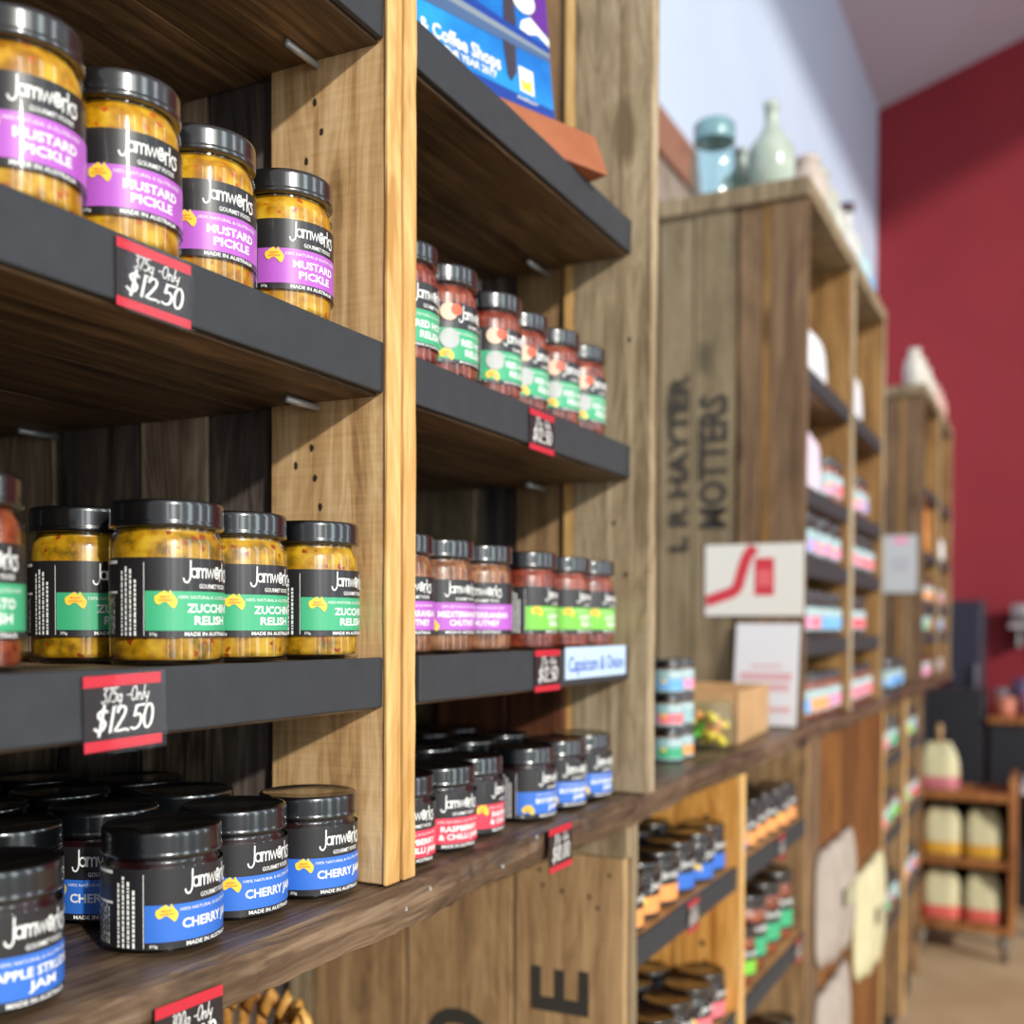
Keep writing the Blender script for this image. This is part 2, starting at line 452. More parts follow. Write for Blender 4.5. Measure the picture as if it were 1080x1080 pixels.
def struct(name, mb, m, label):
    o = mb.build(name, m); o['kind'] = 'structure'; o['label'] = label; o['category'] = name.split('_')[0]
    return o
def dup(root, loc, rz=0, label=None, group=None, scale=None):
    r = root.copy(); COL.objects.link(r); r.location = loc; r.rotation_euler = (0, 0, rz)
    if scale: r.scale = (scale,)*3
    if label: r['label'] = label
    if group: r['group'] = group
    for ch in list(root.children):
        c = ch.copy(); COL.objects.link(c); c.parent = r
        for g in ch.children:
            d = g.copy(); COL.objects.link(d); d.parent = c
    return r
def XZ(y):      # frame on a front (facing -Y)
    return lambda a, b, d=0: (a, y+d, b)

# ------------------------------------------------------------------ room
FZ = -1.3
struct('floor', MB().box(-1.5, 6.6, -4.2, 1.05, FZ-.1, FZ), speckle('floor_beige', rgb(182, 152, 116), rgb(198, 170, 134), 3, .7), 'beige carpeted shop floor')
struct('wall_left', MB().box(-1.5, 6.6, .97, 1.07, FZ, 3.2), speckle('white_wall', rgb(188, 202, 224), rgb(193, 207, 228), 2, .8), 'white painted wall behind the crate shelving')
struct('wall_back', MB().box(6.51, 6.65, -3.4, 1.07, FZ, 4.6), speckle('red_wall', rgb(132, 24, 36), rgb(140, 29, 41), 2, .7), 'crimson red end wall of the shop')
cl = MB()
cl.add([(-1.5, 1.07, 2.86), (6.65, 1.07, 2.86), (6.65, -3.4, 4.27), (-1.5, -3.4, 4.27), (-1.5, 1.07, 2.96), (6.65, 1.07, 2.96), (6.65, -3.4, 4.37), (-1.5, -3.4, 4.37)],
       [(0, 3, 2, 1), (4, 5, 6, 7), (0, 1, 5, 4), (1, 2, 6, 5), (2, 3, 7, 6), (3, 0, 4, 7)])
struct('ceiling', cl, speckle('ceiling_lilac', rgb(186, 176, 186), rgb(190, 180, 190), 2, .8), 'pale lilac grey raked ceiling')

# ------------------------------------------------------------------ crate shelf units
TOPZ, AZ, BZ, CZ = .464, .207, -.0245, -.194
YF, YB = .45, .935
def side_panel(parent, x0, x1, planks, z0, z1, battens=(), name='side_panel'):
    """planks: (y0, y1, inset toward the middle of the wall, slot)."""
    mb = MB()
    for y0, y1, i0, i1, sl in planks:
        mb.plank(x0+i0, x1-i1, y0, y1, z0, z1, 'z', sl)
    return mb
def nail_spots(mb, x, spots, m, r=.0021, d=.0004):
    for y, z in spots:
        n = 8
        vs = [(x-d, y+r*random.uniform(.8, 1.2)*math.cos(2*PI*k/n), z+r*1.5*random.uniform(.8, 1.2)*math.sin(2*PI*k/n)) for k in range(n)]
        mb.add(vs, [tuple(reversed(range(n)))], m)
def shelf(parent, x0, x1, ztop, th=.038, woodm=SHELFWOOD, yf=YF, yb=YB-.01, sx0=None, sx1=None, strip_h=None, specks=()):
    mb = MB(); n = 4
    for k in range(n):
        a = yf+.006+(yb-yf-.006)*k/n; b = yf+.006+(yb-yf-.006)*(k+1)/n-.0015
        mb.plank(x0+.001, x1-.001, a, b, ztop-th, ztop, 'x', 0, .0006, 6)
    s = mb.build('shelf', woodm, parent, .0012)
    e = MB()
    sx0 = x0 if sx0 is None else sx0; sx1 = x1 if sx1 is None else sx1
    e.plank(sx0, sx1, yf, yf+.0055, ztop-th+.002, ztop+.001, 'x', 0, .0005, 14)
    e2 = e.build('edge_strip', [STRIP, LWHITE], s, .0015)
    return s
def pin(parent, x0, x1, y, z):
    MB().tube([(x0, y, z), (x1, y, z)], .0028, 8).build('shelf_pin', STEEL, parent)

# first column
u1 = thing('crate_shelf_unit', 'tall timber crate bay holding mustard pickle, zucchini relish and cherry jam', 'shelf unit', (0, 0, 0))
mb = MB()
mb.plank(.690, .7075, .4485, .554, CZ+.0012, 1.0, 'z', 0, .0008, 24)
mb.plank(.700, .7077, .557, .624, CZ+.0012, 1.0, 'z', 1, .0008, 12)
mb.plank(.6995, .7077, .6275, .70, CZ+.0012, 1.0, 'z', 2, .0008, 12)
mb.plank(.7005, .7077, .704, .80, CZ+.0012, 1.0, 'z', 1, .0008, 12)
mb.plank(.6995, .7077, .803, .93, CZ+.0012, 1.0, 'z', 2, .0008, 12)
nail_spots(mb, .690, [(.512, .395), (.52, .352), (.508, .33), (.5, .315), (.515, .135), (.512, .112), (.507, .09), (.53, .122), (.506, .372), (.498, .3)], 3)
mb.build('side_panel', [HONEY, DARKPLANK, KNOTTY, NAILHOLE, NAIL], u1, .0012)
MB().plank(.688, .7066, .4455, .4486, CZ+.0012, 1.0, 'z', 0, .0006, 24).build('front_edge', SAP, u1, .0008)
mb = MB()
for k in range(4): mb.plank(.17, .19, YF+.12*k, YF+.12*k+.117, CZ, 1.0)
mb.build('side_panel', CRATEBROWN, u1, .001)
mb = MB()
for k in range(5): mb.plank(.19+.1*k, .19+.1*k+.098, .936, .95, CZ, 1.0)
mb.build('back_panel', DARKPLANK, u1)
for z in (TOPZ, AZ, BZ):
    shelf(u1, .19, .699, z, sx1=.6895)
    pin(u1, .652, .70, .51, z-.038-.004)
    pin(u1, .66, .70, .80, z-.038-.004)

# second column
u2 = thing('crate_shelf_unit', 'tall timber crate bay holding red hot relish, chutney and raspberry jam', 'shelf unit', (0, 0, 0))
mb = MB()
for k, (a, b) in enumerate(((.4485, .55), (.553, .66), (.664, .78), (.784, .93))):
    mb.plank(.709, .7265, a, b, CZ+.0012, 1.0, 'z', 0, .0008, 24)
mb.build('side_panel', [CRATEBROWN], u2, .0012)
MB().plank(.7098, .7268, .4447, .4486, CZ+.0012, 1.0, 'z', 0, .0007, 40).build('front_edge', SAP, u2, .0008)
mb = MB()
mb.plank(1.207, 1.229, .426, .522, CZ+.0012, 1.0, 'z', 0, .0012, 20)
mb.plank(1.2075, 1.229, .5225, .535, CZ+.0012, 1.0, 'z', 1, .0008, 12)
mb.plank(1.214, 1.229, .5365, .60, CZ+.0012, 1.0, 'z', 2, .0008, 12)
mb.plank(1.219, 1.229, .604, .655, CZ+.0012, 1.0, 'z', 3, .0008, 12)
mb.plank(1.214, 1.229, .659, .75, CZ+.0012, 1.0, 'z', 4, .0008, 12)
mb.plank(1.214, 1.229, .754, .93, CZ+.0012, 1.0, 'z', 3, .0008, 12)
nail_spots(mb, 1.207, [(.46, .38), (.452, .33), (.47, .12), (.455, .06), (.5, .31)], 5)
mb.build('side_panel', [PANELGREY, SAP, CRATEBROWN, DARKPLANK, GREYWOOD, NAILHOLE], u2, .0012)
mb = MB()
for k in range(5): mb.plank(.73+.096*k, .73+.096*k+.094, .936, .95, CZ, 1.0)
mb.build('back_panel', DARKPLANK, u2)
for z in (TOPZ, AZ, BZ):
    shelf(u2, .7275, 1.2135, z, sx0=.729 if z > -.02 else .7415, sx1=1.2068)
    pin(u2, 1.16, 1.215, .56, z-.038-.005)
pin(u2, .727, .77, .50, AZ-.043)
pin(u2, .727, .77, .50, TOPZ-.043)
MB().plank(1.195, 1.2135, .529, .60, CZ+.002, -.075, 'z').plank(1.195, 1.2135, .604, .70, CZ+.002, -.075, 'z').build('inner_cleat', wood('reddish_cleat', rgb(70, 38, 24), rgb(110, 66, 42), rgb(140, 90, 60), 'z'), u2, .0015)

# counter: long wane-edged timber worktop
mb = MB()
def counter_board(mb, x0, x1, y0, y1, zt, zb, n):
    rows = []
    for i in range(n+1):
        x = x0+(x1-x0)*i/n
        w = .0035*math.sin(x*9)+.002*math.sin(x*31+1)+random.uniform(-.0012, .0012)
        d = .0025*math.sin(x*13+2)+random.uniform(-.001, .001)
        rows.append([(x, y1, zt), (x, y0+.008+w, zt+d*.2), (x, y0+w, zt-.004+d), (x, y0+w*.8-.001, (zt+zb)/2), (x, y0+w+.002, zb+d+.002), (x, y0+.008+w, zb), (x, y1, zb)])
    k = len(rows[0]); vs = [p for r in rows for p in r]; fs = []
    for i in range(n):
        for j in range(k):
            q = (j+1) % k
            fs.append((i*k+j, i*k+k+j, i*k+k+q, i*k+q))
    fs += [tuple(range(k)), tuple(reversed(range(n*k, n*k+k)))]
    mb.add(vs, fs, 0)
counter_board(mb, .0, 2.3, .438, .60, CZ, CZ-.033, 180)
mb.plank(.0, 2.3, .603, .77, CZ-.033, CZ, 'x', 0, .001, 20)
mb.plank(.0, 2.3, .773, .95, CZ-.033, CZ, 'x', 0, .001, 20)
for x, z in ((.70, -.213), (.735, -.205), (.86, -.212), (.93, -.198), (1.1, -.206)):
    mb.box(x, x+.0016, .4362, .4385, z, z+.003, 1)
ct = mb.build('timber_worktop', [COUNTER, LGREY], None, .0)
tag(ct, 'dark rustic timber worktop running under the crate bays', 'worktop')
mb = MB()
counter_board(mb, 2.302, 5.25, .438, .60, CZ, CZ-.033, 160)
mb.plank(2.302, 5.25, .603, .95, CZ-.033, CZ, 'x', 0, .001, 20)
tag(mb.build('timber_worktop', COUNTER), 'farther stretch of dark timber worktop under the tall crate towers', 'worktop')

# lower crate units under the worktop
LZ0, LZ1 = FZ+.06, CZ-.034
def lower_unit(label, x0, x1, shelves, left, right, yf=YF):
    t = thing('lower_crate_unit', label, 'shelf unit')
    left(t); right(t)
    mb = MB()
    for k in range(5): mb.plank(x0+(x1-x0)*k/5, x0+(x1-x0)*(k+1)/5-.002, .936, .95, LZ0, LZ1)
    mb.build('back_panel', ORANGE, t)
    for z in shelves: shelf(t, x0, x1, z, .036, PALESHELF, yf)
    MB().box(x0, x1, yf+.03, yf+.05, FZ, LZ0).build('toe_kick', mat('toe_kick_black', rgb(38, 34, 34), .6), t)
    return t
def end_face(t):
    mb = MB()
    mb.plank(1.2, 1.214, .452, .592, LZ0, CZ-.0757, 'z', 0, .001, 20)
    mb.plank(1.2, 1.214, .5965, .745, LZ0, LZ1, 'z', 0, .001, 20)
    mb.plank(1.2, 1.214, .7505, .892, LZ0, LZ1, 'z', 0, .001, 20)
    mb.plank(1.2, 1.214, .896, .934, LZ0, LZ1, 'z', 1, .001, 20)
    mb.plank(1.1995, 1.214, .448, .592, CZ-.0745, LZ1, 'y', 2, .001, 6)
    nail_spots(mb, 1.2, [(.56, -.292), (.555, -.31), (.53, -.315), (.495, -.318), (.485, -.33), (.47, -.29)], 3)
    for g, y0, z0, h in (('E', .497, -.461, .073), ('S', .499, -.545, .071)):
        gg = text2d(g, .02)
        mb.flat(gg, lambda a, b, e, y0=y0, z0=z0, h=h: (1.1992-e, y0+b*h, z0+a*h*1.18), 4)
    gg = strokes2d('O', .16)
    mb.flat(gg, lambda a, b, e: (1.1992-e, .632+b*.088, -.541+a*.118), 4)
    mb.build('end_panel', [CRATEBROWN, GREYWOOD, GREYWOOD, NAILHOLE, mat('stencil_black', rgb(50, 46, 40), .8)], t, .001)
    MB().plank(1.2145, 1.232, .447, .47, LZ0, LZ1, 'z', 0, .0008, 16).build('front_post', GREYWOOD, t, .001)
def orange_panel(x0, x1):
    def f(t):
        mb = MB()
        for a, b in ((.449, .55), (.553, .66), (.664, .79), (.793, .93)):
            mb.plank(x0, x1, a, b, LZ0, LZ1, 'z', 0, .0008, 16)
        nail_spots(mb, x0, [(.50, -.30), (.5, -.34), (.505, -.50), (.5, -.53), (.507, -.56), (.5, -.6)], 1, .004)
        n = 12
        mb.add([(x0-.0006, .478+.010*math.cos(2*PI*k/n), -.60+.012*math.sin(2*PI*k/n)) for k in range(n)], [tuple(reversed(range(n)))], 1)
        mb.build('side_panel', [ORANGE, NAILHOLE], t, .001)
        MB().plank(x0, x1, .445, .4488, LZ0, LZ1, 'z', 0, .0006, 16).build('front_edge', SAP, t)
    return f
def brown_panel(x0, x1, m=CRATEBROWN):
    def f(t):
        mb = MB()
        for a, b in ((.449, .55), (.553, .66), (.664, .79), (.793, .93)): mb.plank(x0, x1, a, b, LZ0, LZ1)
        mb.build('side_panel', m, t, .001)
    return f
lower_unit('low timber crate bay with a stencilled end panel under the worktop', 1.2325, 1.692, (-.374, -.60, -.86), end_face, orange_panel(1.692, 1.714))
lower_unit('low crate bay just past the orange pine divider', 1.737, 2.20, (-.374, -.60, -.86), brown_panel(1.7158, 1.7365, ORANGE), brown_panel(2.2005, 2.225))
t = thing('open_crate_bay', 'dark open bay under the worktop beside the stencilled crate end', 'shelf unit')
mb = MB()
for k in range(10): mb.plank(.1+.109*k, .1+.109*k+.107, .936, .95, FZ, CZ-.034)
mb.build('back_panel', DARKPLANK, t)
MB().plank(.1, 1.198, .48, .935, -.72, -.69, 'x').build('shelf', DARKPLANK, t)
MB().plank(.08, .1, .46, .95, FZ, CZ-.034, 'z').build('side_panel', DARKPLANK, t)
# closed crate fronts and the farther low bays
t = thing('crate_front_panel', 'brown plank crate front with cream tote bags hung on it', 'panel')
mb = MB()
for k, (a, b) in enumerate(((2.226, 2.33), (2.333, 2.56), (2.563, 2.80), (2.803, 3.02), (3.023, 3.205))):
    mb.plank(a, b, .447, .47, FZ+.05, LZ1, 'z', 0 if k == 0 else 1, .001, 12)
mb.build('boards', [TOWERBROWN, FRONTBROWN], t, .001)
mb = MB()
mb.plank(2.226, 3.2, .90, .93, FZ, LZ1, 'z').build('back_panel', DARKPLANK, t)
xs = (3.207, 3.70)
for i, x in enumerate(xs):
    tt = lower_unit(('low crate bay just past the tote bags under the far worktop', 'low crate bay below the gap between the towers', 'low crate bay under the farther tower', 'farthest low crate bay near the black fridge')[i],
               x+.022, x+.47, (-.374, -.60, -.86), orange_panel(x, x+.0215), brown_panel(x+.4705, x+.49))

# ------------------------------------------------------------------ crate towers on the worktop
TZ = .862
def tower(label, x0, bays, w, end_stencil, shelfz, endm):
    t = thing('crate_tower', label, 'shelf unit')
    x = x0
    for b in range(bays+1):
        mb = MB()
        th = .02 if b in (0, bays) else .042
        if b == 0:
            for a, c, i, sl in ((.45, .518, 0, 1), (.5185, .5355, .0005, 3), (.537, .581, .002, 1), (.589, .671, 0, 2), (.674, .745, .002, 2), (.75, .83, 0, 1), (.834, .93, 0, 1)):
                mb.plank(x+i, x+th, a, c, CZ+.0012, TZ-.036, 'z', sl, .0008, 12)
            if end_stencil:
                for s, y0, z0, z1, h in (('MOTTERS', .605, .196, .463, .055), ('L R HAYTER', .684, .152, .51, .038)):
                    g = text2d(s, .03); k = (z1-z0)/width2d(g)
                    mb.flat(g, lambda a, b2, e, y0=y0, z0=z0, k=k, h=h: (x-.0012, y0+b2*h, z0+a*k), 4)
        else:
            for a, c in ((.449, .55), (.553, .68), (.684, .80), (.804, .93)):
                mb.plank(x, x+th, a, c, CZ+.0012, TZ-.036, 'z', 0, .0008, 10)
        mb.build('side_panel', [TOWERPINE if b else endm, TOWERBROWN, TOWERGREY, TOWERBATTEN, mat('stencil_black', rgb(50, 46, 40), .8)], t, .001)
        if b: MB().plank(x, x+th, .4455, .4488, CZ+.0012, TZ-.036, 'z').build('front_edge', PANELGREY, t)
        x += th+w
    x1 = x-w
    mb = MB(); mb.plank(x0-.01, x1+.01, .445, .69, TZ-.036, TZ, 'x', 0, .0015, 16); mb.plank(x0-.01, x1+.01, .694, .94, TZ-.036, TZ, 'x', 0, .0015, 16)
    mb.build('top_board', GREYWOOD, t, .0015)
    mb = MB(); mb.plank(x0+.021, x1-.021, .936, .95, CZ+.0012, TZ-.037, 'z'); mb.build('back_panel', DARKPLANK, t)
    x = x0+.02
    for b in range(bays):
        for z in shelfz: shelf(t, x+.001, x+w-.001, z, .036, SHELFWOOD)
        x += w+.042
    return t
SZ = (.505, .275, .135, -.0225)
tower('stencilled crate tower beside the white notice, glassware along its top', 2.165, 2, .463, True, SZ, TOWERBROWN)
tower('farther crate tower nearest the red wall', 4.17, 2, .463, False, (.505, .275, .09, -.0225), TOWERGREY)

# ------------------------------------------------------------------ jars
AUS = [(0, .62, .45), (.05, .70, .30), (.12, .74, .22), (.2, .8, .2), (.28, .9, .24), (.33, .86, .3), (.38, .96, .34), (.46, .98, .36), (.52, .92, .34), (.56, .84, .3), (.62, .82, .24), (.68, .98, .16), (.72, 1.0, .12), (.76, .86, .06), (.84, .74, .0), (.92, .62, .08), (1, .5, .3)]
def label_mesh(name, r, z0, z1, bz0, bz1, band, lines, span=68, style='std', detail=True, black=LBLACK, hz=None):
    """Printed wrap label: dark ground, colour band, hand-drawn logo, product name, yellow map, small print."""
    mb = MB()
    mats = [black, band, LWHITE, LYELLOW, LRED, LGREY, LPEACH]
    def P(s, z, d): 
        a = s/r
        return ((r+d)*math.sin(a), -(r+d)*math.cos(a), z)
    def patch(a0, a1, za, zb, d, m):
        n = max(2, int(abs(a1-a0)/5))
        vs, fs = [], []
        for i in range(n+1):
            a = math.radians(a0+(a1-a0)*i/n)
            for z in (za, zb): vs.append(P(a*r, z, d))
        for i in range(n): fs.append((2*i, 2*i+2, 2*i+3, 2*i+1))
        mb.add(vs, fs, m, True)
    H = z1-z0
    patch(-140, 140, z0, z1, .0003, 0)
    patch(-span, span, bz0, bz1, .0004, 1)
    def put(g, cx, zb, h, m=2, wid=None, d=.0006):
        w = width2d(g); k = h if wid is None else wid/w
        mb.flat(g, lambda a, b, e: P(cx+(a-w/2)*k, zb+b*h, d+e), m)
    # logo
    lh = (z1-bz1)
    put(strokes2d('Jamworks', .085), 0, bz1+lh*.42, lh*.62, 2, 2*math.radians(31)*r)
    if detail:
        put(text2d('GOURMET FOODS', .01), .0035, bz1+lh*.1, lh*.13, 2, r*.72)
        put(text2d('100% NATURAL & GLUTEN FREE', .0), 0, bz1-(bz1-bz0)*.19, (bz1-bz0)*.085, 2, r*1.25)
        put(text2d('MADE IN AUSTRALIA', .02), 0, z0+(bz0-z0)*.25, (bz0-z0)*.55, 2, r*1.05)
        put(text2d('375g' if H > .042 else '300g', .01), -r*math.radians(span-8), z0+(bz0-z0)*.3, (bz0-z0)*.4, 2)
        # ingredients panel
        rnd = random.Random(3)
        patch(-span-1.3, -span-.7, z0+.001, z1-.003, .0005, 2)
        for za, zb in ((z1-.0035, z1-.0015), (z0+H*.55, z0+H*.55+.0015)):
            patch(-128, -102, za, zb, .0005, 2)
        for k in range(7):
            a = -130+k*3.6; z = z0+.002
            while z < z0+H*.5:
                l = rnd.uniform(.0012, .004); patch(a, a+1.3, z, z+l, .0005, 2 if rnd.random() < .6 else 5); z += l+.0009
        for k in range(4):
            a = -96+k*5.4; z = z0+.001
            while z < z0+H*(.9-.1*abs(k-1)):
                l = rnd.uniform(.001, .0035); patch(a, a+2.6, z, z+l, .0005, 2); z += l+.0007
        # product name
        bh = bz1-bz0
        n = len(lines)
        y = bz0+bh*(.68 if n == 2 else .62)
        for i, (s, wid) in enumerate(lines):
            h = bh*(.2 if n == 2 else .24)
            put(text2d(s, .028), .001, bz0+bh*((.47 if i == 0 else .16) if n == 2 else .34), h*1.05, 2, wid*r)
    # map badge
    mw, mh = .0125, .0105
    mx, mz = (-r*math.radians(48)-mw/2, bz1-mh*.95) if style == 'std' else (-r*math.radians(50)-mw/2, bz0-.001)
    vs, fs = [], []
    for x, t, b in AUS:
        vs += [P(mx+x*mw, mz+b*mh, .0008), P(mx+x*mw, mz+t*mh, .0008)]
    for i in range(len(AUS)-1): fs.append((2*i, 2*i+2, 2*i+3, 2*i+1))
    mb.add(vs, fs, 3, True)
    if detail:
        put(text2d('MADE IN', .02), mx+mw*.48, mz+mh*.58, .0011, 4, mw*.42, .001)
        put(text2d('AUSTRALIA', .02), mx+mw*.5, mz+mh*.4, .0011, 4, mw*.62, .001)
    if style == 'fruit':
        def disc(cx, cz, rr, m, d, n=18):
            k = 4
            for q in range(k):
                za = -rr+2*rr*q/k
            vs = [P(cx, cz, d)]+[P(cx+rr*math.cos(2*PI*i/n), cz+rr*math.sin(2*PI*i/n), d) for i in range(n)]
            mb.add(vs, [(0, i+1, (i+1) % n+1) for i in range(n)], m, True)
        disc(-r*.82, z1-.008, .0075, 6, .0012); disc(-r*.62, z1-.006, .005, 4, .0013)
        disc(-r*.80, (bz0+bz1)/2+.004, .0085, 5, .0014)
    if style == 'green': pass
    return mb.mesh(name, mats)

def jar_root(name, label, cat, r, h, lid, contents_m, label_me, lidm=BLACKLID, group=None, fill=None, seg=48):
    t = thing(name, label, cat, (0, 0, 0), 0, group)
    zl = h-lid
    sh = zl-.009
    g = MB().lathe([(r*.86, .0012), (r*.95, .0), (r*.992, .0018), (r, .004), (r, .0055), (r, sh-.0015), (r, sh), (r*.985, sh+.003), (r*.93, sh+.0058), (r*.90, sh+.0075), (r*.925, sh+.009), (r*.9, zl+.002)], seg, cap1=False)
    g.build('glass_jar', GLASS, t, fix=False)
    ri = r-.0018
    zf = fill if fill else sh-.001
    MB().lathe([(ri*.86, .003), (ri*.97, .0035), (ri, .007), (ri, zf), (ri*.975, zf+.0035), (ri*.92, zf+.0065), (ri*.89, zf+.0085), (ri*.90, zl-.0005)], seg).build('contents', contents_m, t, fix=False)
    lr = r*1.0
    MB().lathe([(lr*.97, zl), (lr, zl+.0008), (lr, zl+.0024), (lr*.998, zl+.003), (lr*.992, zl+.0034), (lr*.992, zl+.0042), (lr*.992, h-.0034), (lr*.992, h-.0028), (lr*.985, h-.0013), (lr*.97, h-.0004), (lr*.945, h), (lr*.90, h), (lr*.885, h-.0008), (lr*.3, h-.0008)], seg).build('lid', lidm, t, fix=False)
    link('label', label_me, t)
    return t
RJ, HJ = .0335, .097
def big_label(n, band, lines, **k):
    return label_mesh(n, RJ, .0165, .063, .0205, .0435, band, lines, **k)
def jam_label(n, band, lines, **k):
    return label_mesh(n, .0355, .0045, .0515, .0088, .0305, band, lines, **k)

# mustard pickle on the upper shelf
L = big_label('mustard_label', PURPLE, [('MUSTARD', 1.02), ('PICKLE', .78)])
m0 = jar_root('mustard_pickle_jar', 'yellow mustard pickle jar first in the row, cut by the left edge of the photo', 'jar', RJ, HJ, .016, MUSTARD, L, SATINLID, 'mustard pickle jars')
m0.location = (.403, .4885, AZ+.0005); m0.rotation_euler = (0, 0, math.radians(-15))
for x, y, a, s in ((.474, .4885, -15, 'yellow mustard pickle jar second in the row, directly behind the upper price ticket'),
                   (.547, .494, -16, 'yellow mustard pickle jar third in the row, just past the upper price ticket'),
                   (.623, .4885, -15, 'yellow mustard pickle jar last in the row, beside the nail-pocked timber panel')):
    dup(m0, (x, y, AZ+.0005), math.radians(a), s)
# zucchini relish
L = big_label('zucchini_label', GREEN, [('ZUCCHINI', 1.02), ('RELISH', .76)])
z0 = jar_root('zucchini_relish_jar', 'largest looking zucchini relish jar, front of the row above the lower price ticket', 'jar', RJ, HJ, .016, ZUCC, L, BLACKLID, 'zucchini relish jars')
z0.location = (.51, .4885, BZ+.0005)
for x, y, a, s in ((.58, .495, -3, 'zucchini relish jar in the middle, just right of the largest looking one'),
                   (.6552, .4885, 1, 'zucchini relish jar at the end of the row against the lit timber panel'),
                   (.516, .565, -3, 'zucchini relish jar in the second row, half hidden behind the front jar')):
    dup(z0, (x, y, BZ+.0005), math.radians(a), s)
L = big_label('tomato_label', GREEN, [('TOMATO', .9), ('RELISH', .76)])
t0 = jar_root('tomato_relish_jar', 'red relish jar with green band at the left edge, beside the zucchini relish', 'jar', RJ, HJ, .016, REDREL, L, BLACKLID)
t0.location = (.363, .4885, BZ+.0005); t0.rotation_euler = (0, 0, math.radians(-8))

# jams on the worktop, first bay
HB = .073
L = jam_label('cherry_label', BLUE, [('CHERRY JAM', 1.24)])
c0 = jar_root('cherry_jam_jar', 'cherry jam jar standing furthest forward, its ingredients panel turned to the viewer', 'jar', .0355, HB, .0165, DARKJAM, L, BLACKLID, 'cherry jam jars')
c0.location = (.507, .4905, CZ+.0008); c0.rotation_euler = (0, 0, math.radians(6))
for x, y, a, s in ((.583, .50, -4, 'cherry jam jar in the middle of the front row, full blue band showing'),
                   (.6525, .4905, -9, 'cherry jam jar last in the front row, beside the timber post'),
                   (.538, .572, -44, 'cherry jam jar in the second row, seen between the two nearest front jars')):
    dup(c0, (x, y, CZ+.0008), math.radians(a), s)
L = jam_label('strudel_label', BLUE, [('APPLE STRUDEL', 1.45), ('JAM', .5)])
s0 = jar_root('apple_strudel_jam_jar', 'apple strudel jam jar at the lower left corner with a two line name', 'jar', .0355, HB, .0165, DARKJAM, L, BLACKLID)
s0.location = (.385, .4905, CZ+.0008); s0.rotation_euler = (0, 0, math.radians(4))
for x, y in ((.46, .575), (.62, .578), (.425, .652), (.50, .652), (.575, .655), (.65, .655), (.385, .728), (.462, .73), (.54, .73), (.615, .73), (.43, .805), (.51, .805), (.59, .805)):
    dup(c0, (x, y, CZ+.0008), math.radians(random.uniform(-30, 20)), 'dark cherry jam jar in the shadowed rows behind the front cherry jars', 'cherry jam jars in the shadowed back rows')

# second bay, upper shelf: red hot relish
L = label_mesh('red_hot_label', RJ, .0135, .064, .0165, .0425, GREEN, [('RED HOT', 1.0), ('RELISH', .76)], style='fruit')
r0 = jar_root('red_hot_relish_jar', 'red hot relish jar half hidden behind the double timber post', 'jar', RJ, HJ, .016, TOMATO, L, BLACKLID, 'red hot relish jars')
r0.location = (.769, .4885, AZ+.0005); r0.rotation_euler = (0, 0, math.radians(-6))
for x, y, a, s in ((.836, .4885, 1, 'red hot relish jar second from the post with a round pale sticker'),
                   (.923, .4885, -2, 'red hot relish jar third from the post, standing a little apart'),
                   (.993, .493, 0, 'red hot relish jar fourth from the post, above the red and black ticket'),
                   (1.062, .4885, -8, 'red hot relish jar next to last in its row'),
                   (1.134, .4885, -4, 'red hot relish jar last in its row, nearest the grey side panel')):
    dup(r0, (x, y, AZ+.0005), math.radians(a), s)
# second bay, middle shelf
L = big_label('mediterranean_label', PURPLE, [('MEDITERRANEAN', 1.5), ('CHUTNEY', .9)], style='low')
c1 = jar_root('mediterranean_chutney_jar', 'Mediterranean chutney jar half hidden behind the double timber post', 'jar', RJ, HJ, .016, BROWNCH, L, BLACKLID, 'purple banded chutney jars')
c1.location = (.7625, .4885, BZ+.0005); c1.rotation_euler = (0, 0, math.radians(-25))
for x, y, a, s in ((.831, .4885, -15, 'Mediterranean chutney jar in the middle of the purple three'),
                   (.905, .4885, -50, 'Mediterranean chutney jar last of the purple three, beside the lime banded jars')):
    dup(c1, (x, y, BZ+.0005), math.radians(a), s)
L = big_label('capsicum_label', LIME, [('CAPSICUM', 1.0), ('RELISH', .8)])
g0 = jar_root('capsicum_relish_jar', 'lime banded relish jar first of three, beside the purple chutney', 'jar', RJ, HJ, .016, TOMATO, L, BLACKLID, 'lime banded relish jars')
g0.location = (1.006, .4885, BZ+.0005); g0.rotation_euler = (0, 0, math.radians(7))
dup(g0, (1.093, .4885, BZ+.0005), math.radians(0), 'lime banded relish jar in the middle of three, above the pale blue name strip')
dup(g0, (1.166, .4885, BZ+.0005), math.radians(0), 'lime banded relish jar last of three, nearest the grey side panel')
for x, y in ((.80, .565), (.88, .567), (.97, .565), (1.05, .563)):
    dup(g0 if x > .93 else c1, (x, y, BZ+.0005), math.radians(-10), 'dark lidded relish jar hidden in the back row of the middle shelf', 'relish jars in the back row of the middle shelf')
